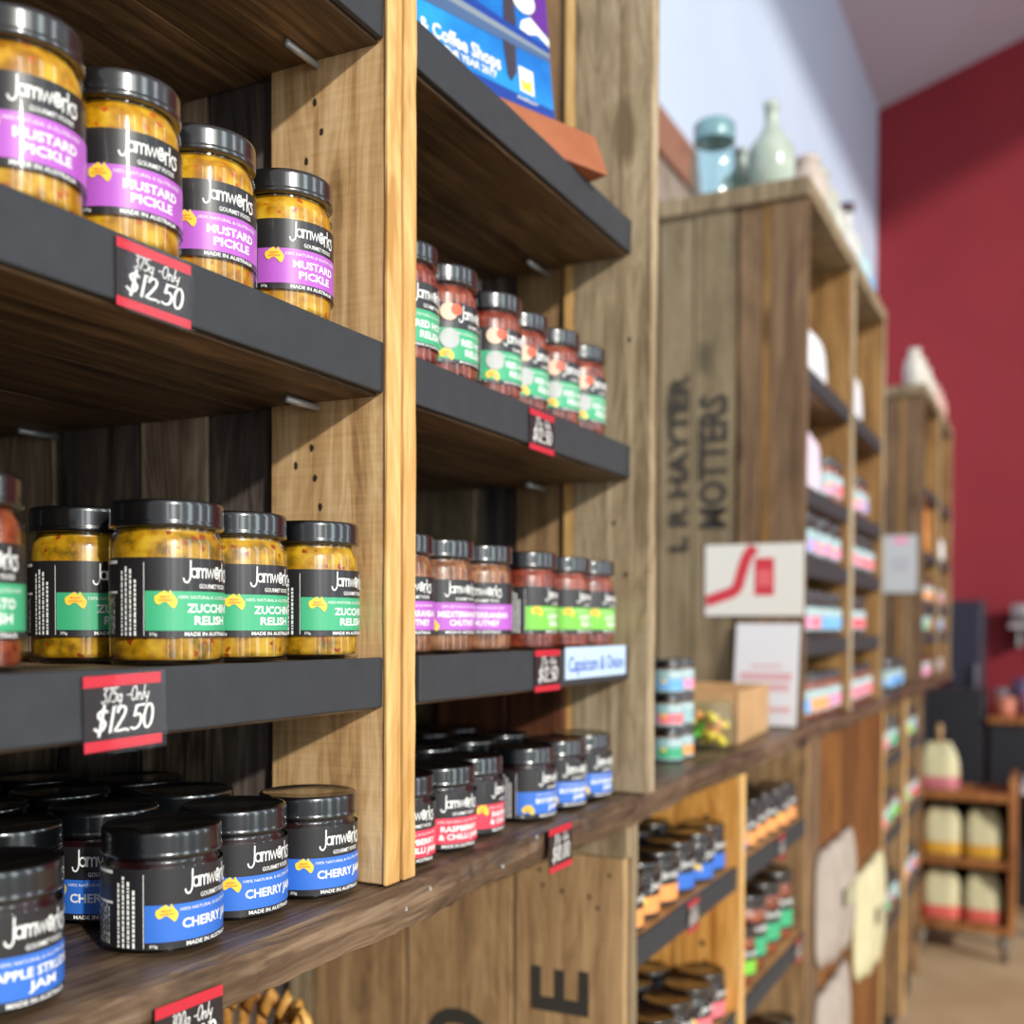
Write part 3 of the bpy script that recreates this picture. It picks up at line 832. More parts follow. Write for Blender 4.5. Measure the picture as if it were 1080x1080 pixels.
# second bay, worktop
L = jam_label('raspberry_label', PINKRED, [('RASPBERRY', 1.15), ('& CHILLI JAM', 1.25)])
q0 = jar_root('raspberry_chilli_jam_jar', 'raspberry and chilli jam jar half hidden behind the double timber post', 'jar', .0345, HB, .0165, DARKJAM, L, BLACKLID, 'raspberry jam jars')
q0.location = (.763, .4895, CZ+.0008); q0.rotation_euler = (0, 0, math.radians(-22))
dup(q0, (.8345, .4895, CZ+.0008), math.radians(-22), 'raspberry and chilli jam jar in the middle with its full name showing')
dup(q0, (.9055, .499, CZ+.0008), math.radians(12), 'raspberry and chilli jam jar last of three, beside the blue banded jams')
L = jam_label('boysenberry_label', BLUE, [('BOYSENBERRY', 1.35), ('JAM', .5)], style='low')
b0 = jar_root('boysenberry_jam_jar', 'boysenberry jam jar first of three, showing its small print panel', 'jar', .0345, HB, .0165, DARKJAM, L, BLACKLID, 'boysenberry jam jars')
b0.location = (1.003, .4895, CZ+.0008); b0.rotation_euler = (0, 0, math.radians(-2))
dup(b0, (1.082, .4895, CZ+.0008), math.radians(-17), 'boysenberry jam jar in the middle of the blue three')
dup(b0, (1.157, .4895, CZ+.0008), math.radians(-10), 'boysenberry jam jar last of three, by the reddish wooden cleat')
for x, y in ((.80, .575), (.875, .575), (.95, .572), (1.03, .57), (1.11, .57), (.77, .652), (.85, .65), (.925, .65), (1.0, .65), (1.08, .65), (1.15, .65), (.82, .728), (.90, .728), (.98, .728), (1.06, .728)):
    dup(q0 if x < .9 else b0, (x, y, CZ+.0008), math.radians(random.uniform(-30, 10)), 'dark jam jar in the shadowed rows behind the raspberry and boysenberry jams', 'dark jam jars in the shadowed back rows')

# ------------------------------------------------------------------ price tickets
SLEEVE = glass('ticket_sleeve', (.98, .98, .98, 1), 1.2)
def ticket(label, x, y, z, w, h, l1, l2, tilt=0.0, lean=0.0, cat='price ticket'):
    """z = top edge; a black card with red bands in a clear sleeve on the shelf front."""
    t = thing('price_ticket', label, cat, (x, y, z), 0, 'red and black price tickets')
    t.rotation_euler = (lean, tilt, 0)
    mb = MB()
    mb.box(-w/2, w/2, 0, .0006, -h, 0, 0)
    for za, zb in ((-h*.15, 0), (-h, -h*.86)):
        mb.box(-w/2, w/2, -.0002, .0001, za, zb, 1)
    g = strokes2d(l1, .075, .2, .85); k = h*.225
    ww = w*.62; s = ww/width2d(g)
    mb.flat(g, lambda a, b, e: (-ww/2+w*.02+a*s, -.0005-e, -h*.365+b*k), 2)
    g = strokes2d(l2, .085, .12, .8); k = h*.37
    ww = w*.78; s = ww/width2d(g)
    mb.flat(g, lambda a, b, e: (-ww/2+a*s, -.0005-e, -h*.76+b*k), 2)
    mb.build('card', [CARDBLACK, CARDRED, LWHITE], t, fix=False)
    e = .0022
    MB().box(-w/2-e, w/2+e, -.0016, -.0013, -h-e, e*.6).build('clear_sleeve', SLEEVE, t)
    return t
ticket('price ticket reading twelve fifty hung below the mustard pickle jars', .4595, YF-.0014, .2045, .0555, .036, '375g -Only', '$12.50', 0, 0)
ticket('price ticket reading twelve fifty on the shelf edge below the zucchini relish', .4355, YF-.0014, -.0265, .0545, .0395, '375g -Only', '$12.50', -.02, 0)
ticket('price ticket on the worktop edge below the cherry jam, cut by the bottom edge', .4665, .4312, -.206, .053, .042, '300g -Only', '$10.00', 0.03, -.03)
ticket('small price ticket on the shelf edge below the red hot relish', .9625, YF-.0014, .204, .055, .038, '375g -Only', '$12.50', 0, 0)
ticket('small price ticket beside the pale blue name strip under the lime banded jars', .978, YF-.0014, -.023, .058, .040, '375g -Only', '$12.50', 0, 0)
ticket('price ticket reading ten dollars hung on the worktop edge under the jams', .971, .4312, -.192, .053, .042, '300g -Only', '$10.00', 0, -.02)
ticket('tiny ticket on the low shelf edge below the orange and blue banded jams', 1.46, YF-.0014, -.374, .05, .042, '300g -Only', '$10.00', 0, 0)
ticket('tiny blurred ticket on the low shelf edge past the orange divider', 1.99, YF-.0014, -.374, .05, .042, '300g -Only', '$10.00', 0, 0)
ticket('tiny blurred ticket on the lowest shelf edge past the orange divider', 2.14, YF-.0014, -.60, .05, .042, '300g -Only', '$10.00', 0, 0)
mb = MB(); mb.box(1.021, 1.191, YF-.0016, YF-.0004, -.054, -.0215, 0)
g = text2d('Capsicum & Onion', .01)
mb.flat(g, lambda a, b, e: (1.028+a*.155/width2d(g), YF-.0019, -.0465+b*.0155), 1)
tag(mb.build('name_strip', [mat('strip_pale_blue', rgb(196, 220, 244), .4), mat('strip_ink', rgb(50, 92, 190), .5)], fix=False), 'pale blue shelf strip with blue handwriting under the lime banded jars', 'shelf label')

# ------------------------------------------------------------------ award print on a terracotta ledge
AR = math.radians(-22.4)
t = thing('award_ledge', 'terracotta coloured wedge on the top shelf with its corner sticking out past the edge', 'display ledge', (1.077, .427, TOPZ+.0012), AR)
def trap(mb, L, m=0):
    ps = [(0, 0), (.085, 0), (.085, .045), (.016, .045)]
    mb.add([(-L, y, z) for y, z in ps]+[(0 if y == 0 else -.004, y, z) for y, z in ps], [(0, 1, 2, 3), (7, 6, 5, 4), (0, 4, 5, 1), (1, 5, 6, 2), (2, 6, 7, 3), (3, 7, 4, 0)], m)
mb = MB(); trap(mb, .355); mb.build('wedge', speckle('terracotta', rgb(160, 92, 58), rgb(170, 102, 66), 30, .5), t, .002)
t = thing('award_print', 'blue printed award board with white lettering and the year 2017, leaning on the top shelf', 'poster', (1.077, .427, TOPZ+.0465), AR)
mb = MB()
PW = .30; X1 = -.061; X0 = X1-PW; PH = .30
def pf(a, b, d=0): return (X0+a*PW, .018+b*PH*.12-d, b*PH)
def poly(pts, m, d):
    mb.add([pf(a, b, d) for a, b in pts], [tuple(range(len(pts)))], m)
mb.box(0, 1, 0, .004, 0, 1, 0, lambda a, b, c: (X0+a*PW, .0185+c*PH*.12+b, c*PH))
poly([(0, 0), (1, 0), (1, 1), (0, 1)], 0, .0003)
poly([(0, 0), (1, 0), (1, .03), (.7, .045), (.3, .06), (0, .07)], 1, .0006)
poly([(0, .20), (.4, .215), (.8, .20), (1, .195), (1, .215), (.8, .232), (.4, .27), (0, .28)], 2, .0007)
poly([(.2, .262), (.5, .258), (.8, .23), (1, .213), (1, .225), (.8, .25), (.5, .285), (.2, .30)], 3, .0008)
poly([(0, .28), (.2, .30), (.5, .285), (.8, .25), (1, .225), (1, .25), (.8, .275), (.5, .33), (0, .35)], 1, .0007)
poly([(.79, .205), (.845, .20), (.84, .11), (.815, .07), (.80, .09)], 4, .0009)
poly([(.80, .275), (.855, .27), (.85, .42), (.81, .42)], 4, .0009)
poly([(.87, .27), (.91, .262), (.95, .275), (1, .25), (1, .275), (.96, .30), (.92, .325), (.88, .30)], 5, .001)
poly([(.90, .42), (.92, .33), (.96, .30), (1, .285), (1, 1), (.90, 1)], 6, .0011)
poly([(.895+.05*math.cos(k*PI/10), .375+.045*math.sin(k*PI/10)) for k in range(20)], 5, .0014)
poly([(.85, .052), (.912, .048), (.912, .132), (.85, .136)], 5, .0012)
poly([(.858, .06), (.902, .056), (.902, .10), (.88, .085), (.858, .10)], 7, .0014)
def pt(s, a0, b0, h, w, sh, d=.0015):
    g = text2d(s, .025); k = w/width2d(g)
    mb.flat(g, lambda a, b, e: pf(a0+a*k, b0+b*h+a*k*sh, d), 5)
pt('Cafes & Coffee Shops', .32, .118, .046, .45, -.06)
pt('OF THE YEAR 2017', .49, .072, .024, .26, -.06)
pt('HOSPITALITY', .835, .022, .009, .09, -.04)
mb.build('print', [speckle('print_blue', rgb(8, 100, 186), rgb(36, 158, 226), 9, .3), mat('print_navy', rgb(24, 62, 150), .3), mat('print_slate', rgb(74, 100, 140), .3), mat('print_grey', rgb(132, 144, 156), .3), mat('print_dark', rgb(62, 54, 66), .3), LWHITE, mat('print_purple', rgb(96, 40, 142), .3), LYELLOW], t, fix=False)

# ------------------------------------------------------------------ basket in the open bay
t = thing('wicker_basket', 'honey coloured wicker basket in the dark bay below the worktop', 'basket', (.715, .775, -.69))
t.scale = (1, 1, 1.74)
mb = MB()
WICK = wood('wicker', rgb(140, 90, 34), rgb(206, 150, 72), rgb(234, 186, 108), 'x', 1, .55, .2, .3)
a, b = .155, .155
def sq(th, s):
    c, s2 = math.cos(th), math.sin(th)
    p = 4
    k = (abs(c)**p+abs(s2)**p)**(-1/p)
    return (a*s*k*c, b*s*k*s2)
for i in range(13):
    z = .004+.0125*i; ring = []
    for k in range(97):
        th = 2*PI*k/96
        w = .0035*math.sin(th*24+(i % 2)*PI)
        x, y = sq(th, .85+.15*i/12+w/.155); ring.append((x, y, z))
    mb.tube(ring, .0052, 6)
mb.build('weave', WICK, t, fix=False)
mb = MB()
for k in range(48):
    th = 2*PI*k/48
    p0 = sq(th, .99); p1 = sq(th+.07, 1.04)
    mb.tube([(p0[0], p0[1], .158), ((p0[0]+p1[0])/2*1.03, (p0[1]+p1[1])/2*1.03, .178), (p1[0]*.98, p1[1]*.98, .186), (p1[0]*.93, p1[1]*.93, .176)], .006, 6)
mb.build('rim', WICK, t, fix=False)

# ------------------------------------------------------------------ things in the gap on the worktop
def mini_label(n, band, r=RJ, black=TEAL_BAND_SHEEN, jam=False, pale=False):  # teal ground paints window glare over what is a black label
    if jam: return label_mesh(n, .0355, .0045, .0515, .0088, .0305, band, [], detail=False, black=TEAL_BAND_SHEEN if pale else LBLACK)
    return label_mesh(n, r, .0165, .063, .0205, .0435, band, [], detail=False, black=black)
PROTO = {}
def mini(kind, band, cm, loc, rz, label, group=None, scale=None, lidm=BLACKLID):
    key = (kind, band.name, cm.name)
    if key not in PROTO:
        jam = kind in ('jam', 'mini')
        t = jar_root('jam_jar' if jam else 'relish_jar', label, 'jar', .0355 if jam else RJ, HB if jam else HJ, .0165, cm, mini_label('label', band, jam=jam, black=LBLACK if kind == 'dark' else TEAL_BAND_SHEEN, pale=kind == 'mini'), lidm, group, None, 28)
        t.location = loc; t.rotation_euler = (0, 0, rz)
        if scale: t.scale = (scale,)*3
        if group is None and 'group' in t: del t['group']
        PROTO[key] = t
        return t
    o = dup(PROTO[key], loc, rz, label, group, scale)
    o.scale = (scale or 1,)*3
    if group is None and 'group' in o: del o['group']
    return o
# stack of tiny jars
lay = ['bottom', 'middle', 'top']
for k in range(3):
    for i, (x, y) in enumerate(((1.53, .512), (1.58, .512), (1.53, .563), (1.58, .563))):
        band = (PALEORANGE, ROSE, PINK)[k] if (i+k) % 2 else (GREEN, TEAL_BAND_SHEEN, SKYB)[k]
        front = ('nearest corner', 'aisle side second', 'wall side first', 'wall side second')[i]
        mini('mini', band, BROWNCH, (x, y, CZ+.0008+k*.0487), math.radians(-35), 'miniature jam jar in the worktop stack, %s layer, %s' % (lay[k], front), 'stack of miniature jam jars', .66)
# lolly jar
t = thing('lolly_jar', 'clear glass jar of yellow lollies in front of the cardboard box', 'jar', (1.70, .50, CZ+.0008))
MB().lathe([(.030, .001), (.037, 0), (.041, .006), (.042, .045), (.040, .06), (.036, .066), (.038, .072), (.036, .076)], 32, cap1=False).build('glass_jar', AQUA, t, fix=False)
rnd = random.Random(5)
for k in range(26):
    rr = .028*math.sqrt(rnd.random()); th = rnd.uniform(0, 2*PI); z = .012+.044*k/26
    cm = (LYELLOW, PALEORANGE, LIME, LYELLOW)[k % 4]
    MB().lathe([(.001, -.007), (.006, -.005), (.008, 0), (.006, .005), (.001, .007)], 10, c=(rr*math.cos(th), rr*math.sin(th), z)).build('lolly', cm, t, fix=False)
# cardboard box, open top
t = thing('cardboard_box', 'open brown cardboard box on the worktop beside the white leaflet', 'box', (1.90, .60, CZ+.0008), math.radians(4))
CARD = speckle('cardboard', rgb(186, 146, 100), rgb(198, 158, 112), 20, .8)
mb = MB(); W, D, H = .15, .12, .088
mb.box(-W, W, -D, -D+.004, 0, H).box(-W, W, D-.004, D, 0, H+.03).box(-W, -W+.004, -D, D, 0, H).box(W-.004, W, -D, D, 0, H).box(-W, W, -D, D, 0, .004)
mb.build('box_body', CARD, t)
MB().box(-W, W, -.003, 0, 0, .05, 0, lambda x, y, z: (x, D+y+z*.5, H+.03+z*.6)).build('flap', CARD, t)
# white leaflet stand
t = thing('leaflet_holder', 'white leaflet in a clear stand leaning on the crate tower end', 'leaflet', (2.118, .515, CZ+.0008), 0)
mb = MB()
mb.box(0, .0018, -.062, .062, .004, .20, 0, lambda x, y, z: (x+.16*z, y, z))
for k, (za, zb, w) in enumerate(((.09, .105, .05), (.07, .084, .045), (.03, .04, .05), (.115, .12, .03))):
    mb.box(-.0006, .0002, -w, w, za, zb, 1, lambda x, y, z: (x+.16*z, y, z))
mb.build('leaflet', [mat('leaflet_white', rgb(236, 236, 240), .25), mat('leaflet_pink', rgb(228, 180, 184), .4)], t)
MB().box(-.0022, -.0014, -.064, .064, .002, .202, 0, lambda x, y, z: (x+.16*z, y, z)).box(-.03, .03, -.064, .064, 0, .002).build('clear_stand', SLEEVE, t)
# white notice with red ribbon
mb = MB(); NX = 2.1635
mb.box(NX-.003, NX, .450, .645, .022, .163, 0)
rib = catmull([(.0, .028), (.03, .038), (.062, .052), (.074, .085), (.084, .115), (.10, .136)], 6)
vs, fs = [], []
for i, (a, b) in enumerate(rib):
    q0, q1 = rib[max(i-1, 0)], rib[min(i+1, len(rib)-1)]; L = math.hypot(q1[0]-q0[0], q1[1]-q0[1]); nx, nz = -(q1[1]-q0[1])/L*.011, (q1[0]-q0[0])/L*.011
    vs += [(NX-.0034, .645-max(a-nx, .001), .022+min(b-nz, .14)), (NX-.0034, .645-max(a+nx, .001), .022+min(b+nz, .14))]
fs = [(2*i, 2*i+1, 2*i+3, 2*i+2) for i in range(len(rib)-1)]
mb.add(vs, fs, 1)
mb.box(NX-.0036, NX-.003, .507, .545, .062, .135, 1)
mb.box(NX-.0038, NX-.0034, .512, .54, .08, .112, 2)
tag(mb.build('notice', [mat('notice_white', rgb(226, 224, 216), .5), mat('notice_red', rgb(206, 60, 74), .5), mat('notice_pink', rgb(226, 104, 112), .5)]), 'white notice with a red ribbon and red bottle shape on the stencilled crate end', 'notice')
mb = MB(); mb.box(4.164, 4.168, .47, .583, .125, .33, 0); mb.box(4.1635, 4.164, .50, .55, .30, .32, 1); mb.box(4.1635, 4.164, .50, .555, .20, .25, 2)
tag(mb.build('notice', [mat('notice_grey', rgb(188, 192, 194), .5), PINK, mat('notice_faint', rgb(180, 178, 186), .5)]), 'small pale notice on the end of the farther crate tower', 'notice')

# ------------------------------------------------------------------ stock in the towers
ordn = ['first', 'second', 'third', 'fourth', 'fifth', 'sixth', 'seventh', 'eighth']
def row(xs, z, bands, where, cm=TOMATO, kind='jar', y=.492):
    for i, (x, bd) in enumerate(zip(xs, bands)):
        bn = bd.name.split('_', 1)[1].replace('_', ' ')
        mini(kind, bd, cm, (x, y+random.uniform(-.004, .006), z+.0008), math.radians(random.uniform(-25, 5)), '%s banded jar, %s along %s' % (bn, ordn[i], where), 'jars along '+where)
B1 = [2.225+.075*i for i in range(6)]
B2 = [2.735+.075*i for i in range(6)]
row(B1, CZ, (BLUE, SKYB, PALEORANGE, PALEORANGE, PINK, PINK), 'the worktop in the stencilled tower', REDREL)
row(B2, CZ, (PINK, PINK, ROSE, PINK, ROSE, ROSE), 'the worktop in the tower bay past the pine divider', REDREL)
row(B1[:6], -.0225, (ROSE, PINK, ROSE, SKYB, SKYB, SKYB), 'the lowest tower shelf above the worktop row', DARKJAM)
row(B2[1:4], -.0225, (ROSE, PINKRED, ROSE), 'the lowest shelf past the pine divider', DARKJAM)
row(B1[:6], .135, (LILAC, LILAC, PINK, PINK, PINK, PINK), 'the middle tower shelf by the white notice', DARKJAM)
row(B2[:6], .135, (ROSE, ROSE, PINK, ROSE, ROSE, ROSE), 'the middle shelf past the pine divider', DARKJAM)
row([2.52, 2.60], .275, (PINK, ROSE), 'the second tower shelf beside the tall white bag', REDREL)
row([2.80, 2.88, 2.96], .275, (PINK, PINK, LILAC), 'the second shelf past the pine divider', REDREL)

def bag(name, label, loc, w, d, h, m, rz=0, accent=None, ties=True, group=None, tiem=None):
    """Soft gusseted bag: bulging body pinched at the neck."""
    t = thing(name, label, 'bag', loc, rz, group)
    prof = [(0, 1.0), (.04, 1.04), (.3, 1.06), (.6, 1.0), (.8, .88), (.9, .7), (1.0, .62)]
    mb = MB(); n = 28; vs, fs = [], []
    for q, s in prof:
        for k in range(n):
            th = 2*PI*k/n; c, s2 = math.cos(th), math.sin(th)
            f = (abs(c)**4+abs(s2)**4)**(-.25)
            flat = 1 if q < .6 else 1-(q-.6)*1.6
            vs.append((w/2*s*f*c, d/2*s*f*s2*flat, h*q+.006*math.sin(3*th)*q))
    L = len(prof)
    for i in range(L-1):
        for k in range(n):
            r = (k+1) % n; fs.append((i*n+k, i*n+r, i*n+n+r, i*n+n+k))
    fs += [tuple(reversed(range(n))), tuple((L-1)*n+k for k in range(n))]
    mb.add(vs, fs, 0, True)
    mb.build('bag_body', m, t)
    if accent:
        MB().lathe([(1, 0), (1, 1)], 4).build if False else None
        b2 = MB(); vs, fs = [], []
        for q in (.03, .28):
            for k in range(n):
                th = 2*PI*k/n; c, s2 = math.cos(th), math.sin(th); f = (abs(c)**4+abs(s2)**4)**(-.25)
                vs.append((w/2*1.075*f*c, d/2*1.075*f*s2, h*q))
        for k in range(n): r = (k+1) % n; fs.append((k, r, n+r, n+k))
        b2.add(vs, fs, 0, True); b2.build('printed_band', accent, t)
    if tiem:
        MB().lathe([(.006, 0), (.010, .01), (.012, .04), (.015, .07), (.008, .08)], 12, c=(0, 0, h*.97)).build('neck_twist', tiem, t)
    return t
PAPER = speckle('white_paper', rgb(226, 228, 232), rgb(236, 238, 240), 10, .6)
CREAM = speckle('cream_cotton', rgb(198, 190, 148), rgb(212, 204, 166), 14, .8)
PALEC = speckle('pale_cotton', rgb(160, 148, 136), rgb(174, 162, 150), 14, .8)
bag('paper_bag', 'white paper bag on the top shelf of the stencilled tower', (2.42, .53, .506), .30, .12, .15, PAPER, .1)
bag('paper_bag', 'white paper bag on the top shelf past the pine divider', (2.90, .53, .506), .30, .12, .17, PAPER, .1)
bag('paper_bag', 'tall pinkish white bag on the second shelf of the stencilled tower', (2.34, .53, .276), .24, .12, .18, speckle('pinkish_paper', rgb(222, 204, 220), rgb(232, 218, 230), 10, .6), 0)
bag('tea_packet', 'dark red packet behind the pink jars on the second tower shelf', (2.52, .62, .276), .14, .08, .17, mat('packet_red', rgb(150, 40, 56), .5))
bag('tea_packet', 'dark red packet behind the pink jars past the pine divider', (2.95, .62, .276), .16, .08, .17, mat('packet_red', rgb(150, 40, 56), .5))
# farther tower
def carton(label, loc, w, d, h, m, m2):
    t = thing('carton', label, 'carton', loc)
    MB().box(-w/2, w/2, -d/2, d/2, 0, h).build('carton_body', m, t, .003)
    MB().box(-w/2-.001, w/2+.001, -d/2-.001, d/2+.001, h*.3, h*.6).build('printed_band', m2, t)
T1 = [4.25+.08*i for i in range(5)]; T2 = [4.76+.09*i for i in range(5)]
carton('tall coral red carton on the second shelf of the farther tower', (4.35, .53, .276), .12, .1, .2, mat('coral', rgb(236, 88, 96), .5), PINK)
carton('orange carton beside the coral one in the farther tower', (4.53, .53, .276), .12, .1, .18, mat('carton_orange', rgb(226, 140, 60), .5), PALEORANGE)
bag('paper_bag', 'small white bag in the last bay of the farther tower', (4.86, .5, .276), .12, .1, .12, PAPER)
row(T1, .09, (PALEORANGE,)*5, 'the third shelf of the farther tower', BROWNCH)
row(T2[:4], .09, (PALEORANGE, PALEORANGE, PINK, PINK), 'the third shelf of the last tower bay', BROWNCH)
row(T1, -.0225, (GREEN, SKYB, LIME, PINK, PALEORANGE), 'the lowest shelf of the farther tower', DARKJAM)
row(T2[:4], -.0225, (PINK, LILAC, SKYB, PINK), 'the lowest shelf of the last tower bay', DARKJAM)
row(T1, CZ, (PINK,)*5, 'the worktop in the farther tower', REDREL)
row(T2[:4], CZ, (PINK, TEAL_BAND_SHEEN, TEAL_BAND_SHEEN, PINK), 'the worktop in the last tower bay', REDREL)
row([3.50, 3.58, 3.66, 3.74], CZ, (SKYB, BLUE, BLUE, SKYB), 'the bare worktop between the towers', DARKJAM)

# low bays
row([1.272+.075*i for i in range(6)], -.374, (PALEORANGE, PALEORANGE, PALEORANGE, BLUE, BLUE, BLUE), 'the low shelf before the orange divider', DARKJAM, 'jam')
for j in range(2):
    for i in range(5):
        mini('jam', BLUE, DARKJAM, (1.30+.08*i, .572+.08*j, -.3732), -.4, 'dark jam jar in the rows behind the orange and blue banded jams', 'jam jars in the back rows of the low shelf')
row([1.272+.075*i for i in range(6)], -.60, (PALEORANGE, PALEORANGE, PALEORANGE, GREEN, ROSE, ROSE), 'the lower low shelf before the orange divider', DARKJAM, 'jam')
for j in range(2):
    for i in range(5):
        mini('jam', BLUE, DARKJAM, (1.30+.08*i, .572+.08*j, -.5992), -.4, 'dark jam jar in the rows behind the front jars of the lower low shelf', 'jam jars in the back rows of the lower low shelf')
row([1.775+.073*i for i in range(6)], -.374, (BLUE, PALEORANGE, PALEORANGE, PALEORANGE, PALEORANGE, PALEORANGE), 'the low shelf past the orange divider', DARKJAM, 'jam')
for i in range(5):
    mini('jam', PALEORANGE, DARKJAM, (1.80+.08*i, .572, -.3732), -.4, 'dark jam jar in the row behind the orange banded jams', 'jam jars behind the orange banded row')
for i, x in enumerate((1.93, 2.035, 2.14)):
    mini('dark', GREEN, REDREL, (x, .507, -.5992), -.5, ('big green banded jar nearest the divider on the low shelf', 'big green banded jar in the middle of the low shelf', 'big green banded jar at the far end of the low shelf')[i], None, 1.35)
mini('dark', LIME, REDREL, (1.835, .49, -.5992), -.4, 'lime banded jar at the front of the low shelf by the orange divider')
row([1.92, 2.0, 2.08, 2.155], -.86, (ROSE, PINK, ROSE, PINK), 'the bottom shelf past the orange divider', DARKJAM, 'dark')
for bx, nm in ((3.23, 'past the tote bags'), (3.722, 'below the tower gap')):
    xs_ = [bx+.05+.09*i for i in range(5)]
    pal = [LILAC, PINK, ROSE, GREEN, LIME, TEAL_BAND_SHEEN, PALEORANGE, PINKRED]
    for z, s in ((-.374, 'upper'), (-.60, 'middle'), (-.86, 'lower')):
        row(xs_, z, [pal[random.randrange(8)] for _ in xs_], 'the %s low shelf %s' % (s, nm), (REDREL, BROWNCH, DARKJAM)[random.randrange(3)])

# tote bags hung on the brown crate fronts
def tote(label, x0, x1, z0, z1, y, m):
    t = thing('tote_bag', label, 'bag', ((x0+x1)/2, y, z0))
    w, h = x1-x0, z1-z0
    mb = MB(); nx, nz = 14, 12; vs, fs = [], []
    for side in (0, 1):
        for j in range(nz+1):
            for i in range(nx+1):
                a, b = i/nx, j/nz
                bul = .022*math.sin(PI*a)*(.35+.65*math.sin(PI*min(1, b*.9+.1)))
                wav = .005*math.sin(a*17+b*3)
                rd = 1-.16*max(0, (b-.8)/.2)**2-.14*max(0, (.15-b)/.15)**2
                vs.append((w*(a-.5)*rd, (-.012-bul+wav) if side == 0 else .0, h*b+.008*math.sin(a*PI)*(-1 if j == 0 else 0)))
    N = (nx+1)*(nz+1)
    for j in range(nz):
        for i in range(nx):
            p = j*(nx+1)+i
            fs += [(p, p+1, p+nx+2, p+nx+1), (N+p, N+p+nx+1, N+p+nx+2, N+p+1)]
    for i in range(nx):
        fs += [(i, N+i, N+i+1, i+1), (nz*(nx+1)+i, nz*(nx+1)+i+1, N+nz*(nx+1)+i+1, N+nz*(nx+1)+i)]
    for j in range(nz):
        fs += [(j*(nx+1), (j+1)*(nx+1), N+(j+1)*(nx+1), N+j*(nx+1)), (j*(nx+1)+nx, N+j*(nx+1)+nx, N+(j+1)*(nx+1)+nx, (j+1)*(nx+1)+nx)]
    mb.add(vs, fs, 0, True); mb.build('bag_body', m, t)
    mb = MB(); mb.box(-w*.12, w*.12, -.040, -.036, h*.42, h*.58, 0); mb.build('printed_patch', mat('patch_grey', rgb(176, 170, 140), .7), t)
    return t
tote('pale cotton tote bag hung nearest on the brown crate front', 2.27, 2.68, -.70, -.46, .446, PALEC)
tote('cream tote bag hung beside the pale one on the brown crate front', 2.73, 3.17, -.86, -.60, .446, CREAM)
tote('lower pale tote bag hung beneath the nearest one', 2.27, 2.62, -1.02, -.755, .446, PALEC)

# ------------------------------------------------------------------ along the top of the towers
t = thing('preserving_jar', 'old aqua glass preserving jar with a screw lid on top of the stencilled tower', 'jar', (2.235, .655, TZ+.001))
MB().lathe([(.035, .002), (.044, 0), (.050, .01), (.050, .09), (.046, .115), (.036, .13), (.036, .135)], 32, cap1=False).build('glass_jar', AQUA, t, fix=False)
MB().lathe([(.0475, .006), (.0475, .088), (.043, .112), (.033, .128)], 32, cap0=False, cap1=False).build('inner_glass', AQUA, t, fix=False)
MB().lathe([(.041, .128), (.042, .131), (.042, .163), (.038, .168), (.012, .169)], 32).build('lid', mat('aqua_lid', rgb(120, 160, 166), .25, 0, .5), t, fix=False)
def bottle(label, loc, r, h, m, capm=None, group=None, neck=.28):
    t = thing('glass_bottle', label, 'bottle', loc, 0, group)
    MB().lathe([(r*.85, .001), (r, .006), (r, h*.45), (r*.9, h*.55), (r*.5, h*.68), (r*neck, h*.78), (r*neck, h*.93), (r*(neck+.06), h*.94), (r*(neck+.06), h)], 24).build('bottle_body', m, t, fix=False)
    if capm: MB().lathe([(r*(neck+.1), h*.9), (r*(neck+.12), h*.91), (r*(neck+.12), h*1.02), (r*neck*.8, h*1.03)], 20).build('cap', capm, t, fix=False)
    return t
bottle('milky glass bottle with a tall narrow neck on the tower top', (2.265, .545, TZ+.001), .048, .20, MILKY)
bottle('squat milky bottle behind the tall necked one on the tower top', (2.34, .628, TZ+.001), .044, .15, MILKY)
row_tops = [(2.40, .12, 'pinkish stoneware jar beside the milky bottle', rgb(196, 180, 168)), (2.50, .13, 'grey stoneware jar behind the pinkish one', rgb(182, 182, 168)), (2.62, .12, 'pale stoneware jar in the middle of the tower top', rgb(198, 198, 186)),
            (2.74, .10, 'whitish jar before the dark stoppered bottle', rgb(204, 204, 200)), (2.98, .11, 'pale aqua jar past the dark stoppered bottle', rgb(176, 208, 212)), (3.08, .09, 'light blue jar at the far end of the tower top', rgb(130, 176, 216))]
for x, h, s, c in row_tops:
    t = thing('stoneware_jar', s, 'jar', (x, .50, TZ+.001))
    m = speckle('stoneware_%d' % int(x*100), c, c, 5, .4)
    MB().lathe([(.034, 0), (.040, .006), (.042, h*.5), (.036, h*.75), (.024, h*.88), (.026, h)], 24).build('jar_body', m, t, fix=False)
    MB().lathe([(.027, h*.98), (.028, h), (.024, h*1.1), (.006, h*1.14)], 16).build('stopper', m, t, fix=False)
bottle('dark stoppered bottle standing above the pale jars on the tower top', (2.87, .50, TZ+.001), .036, .19, speckle('pale_glass', rgb(200, 200, 196), rgb(206, 206, 200), 5, .2), mat('dark_stopper', rgb(70, 50, 58), .5), None, .4)
for i, x in enumerate((4.28, 4.45, 4.62, 4.95, 5.1)):
    t = thing('stoneware_jar', ('white stoneware jar first on the farther tower top', 'white stoneware jar second on the farther tower top', 'white stoneware jar third on the farther tower top', 'pinkish stoneware jar near the far end of the farther tower', 'last pinkish stoneware jar beside the red wall')[i], 'jar', (x, .50, TZ+.001))
    m = speckle('stoneware_far_%d' % i, *((rgb(206, 200, 188),)*2 if i < 3 else (rgb(200, 164, 152),)*2), 5, .4)
    MB().lathe([(.032, 0), (.037, .006), (.038, .08), (.032, .11), (.02, .13), (.023, .15)], 24).build('jar_body', m, t, fix=False)
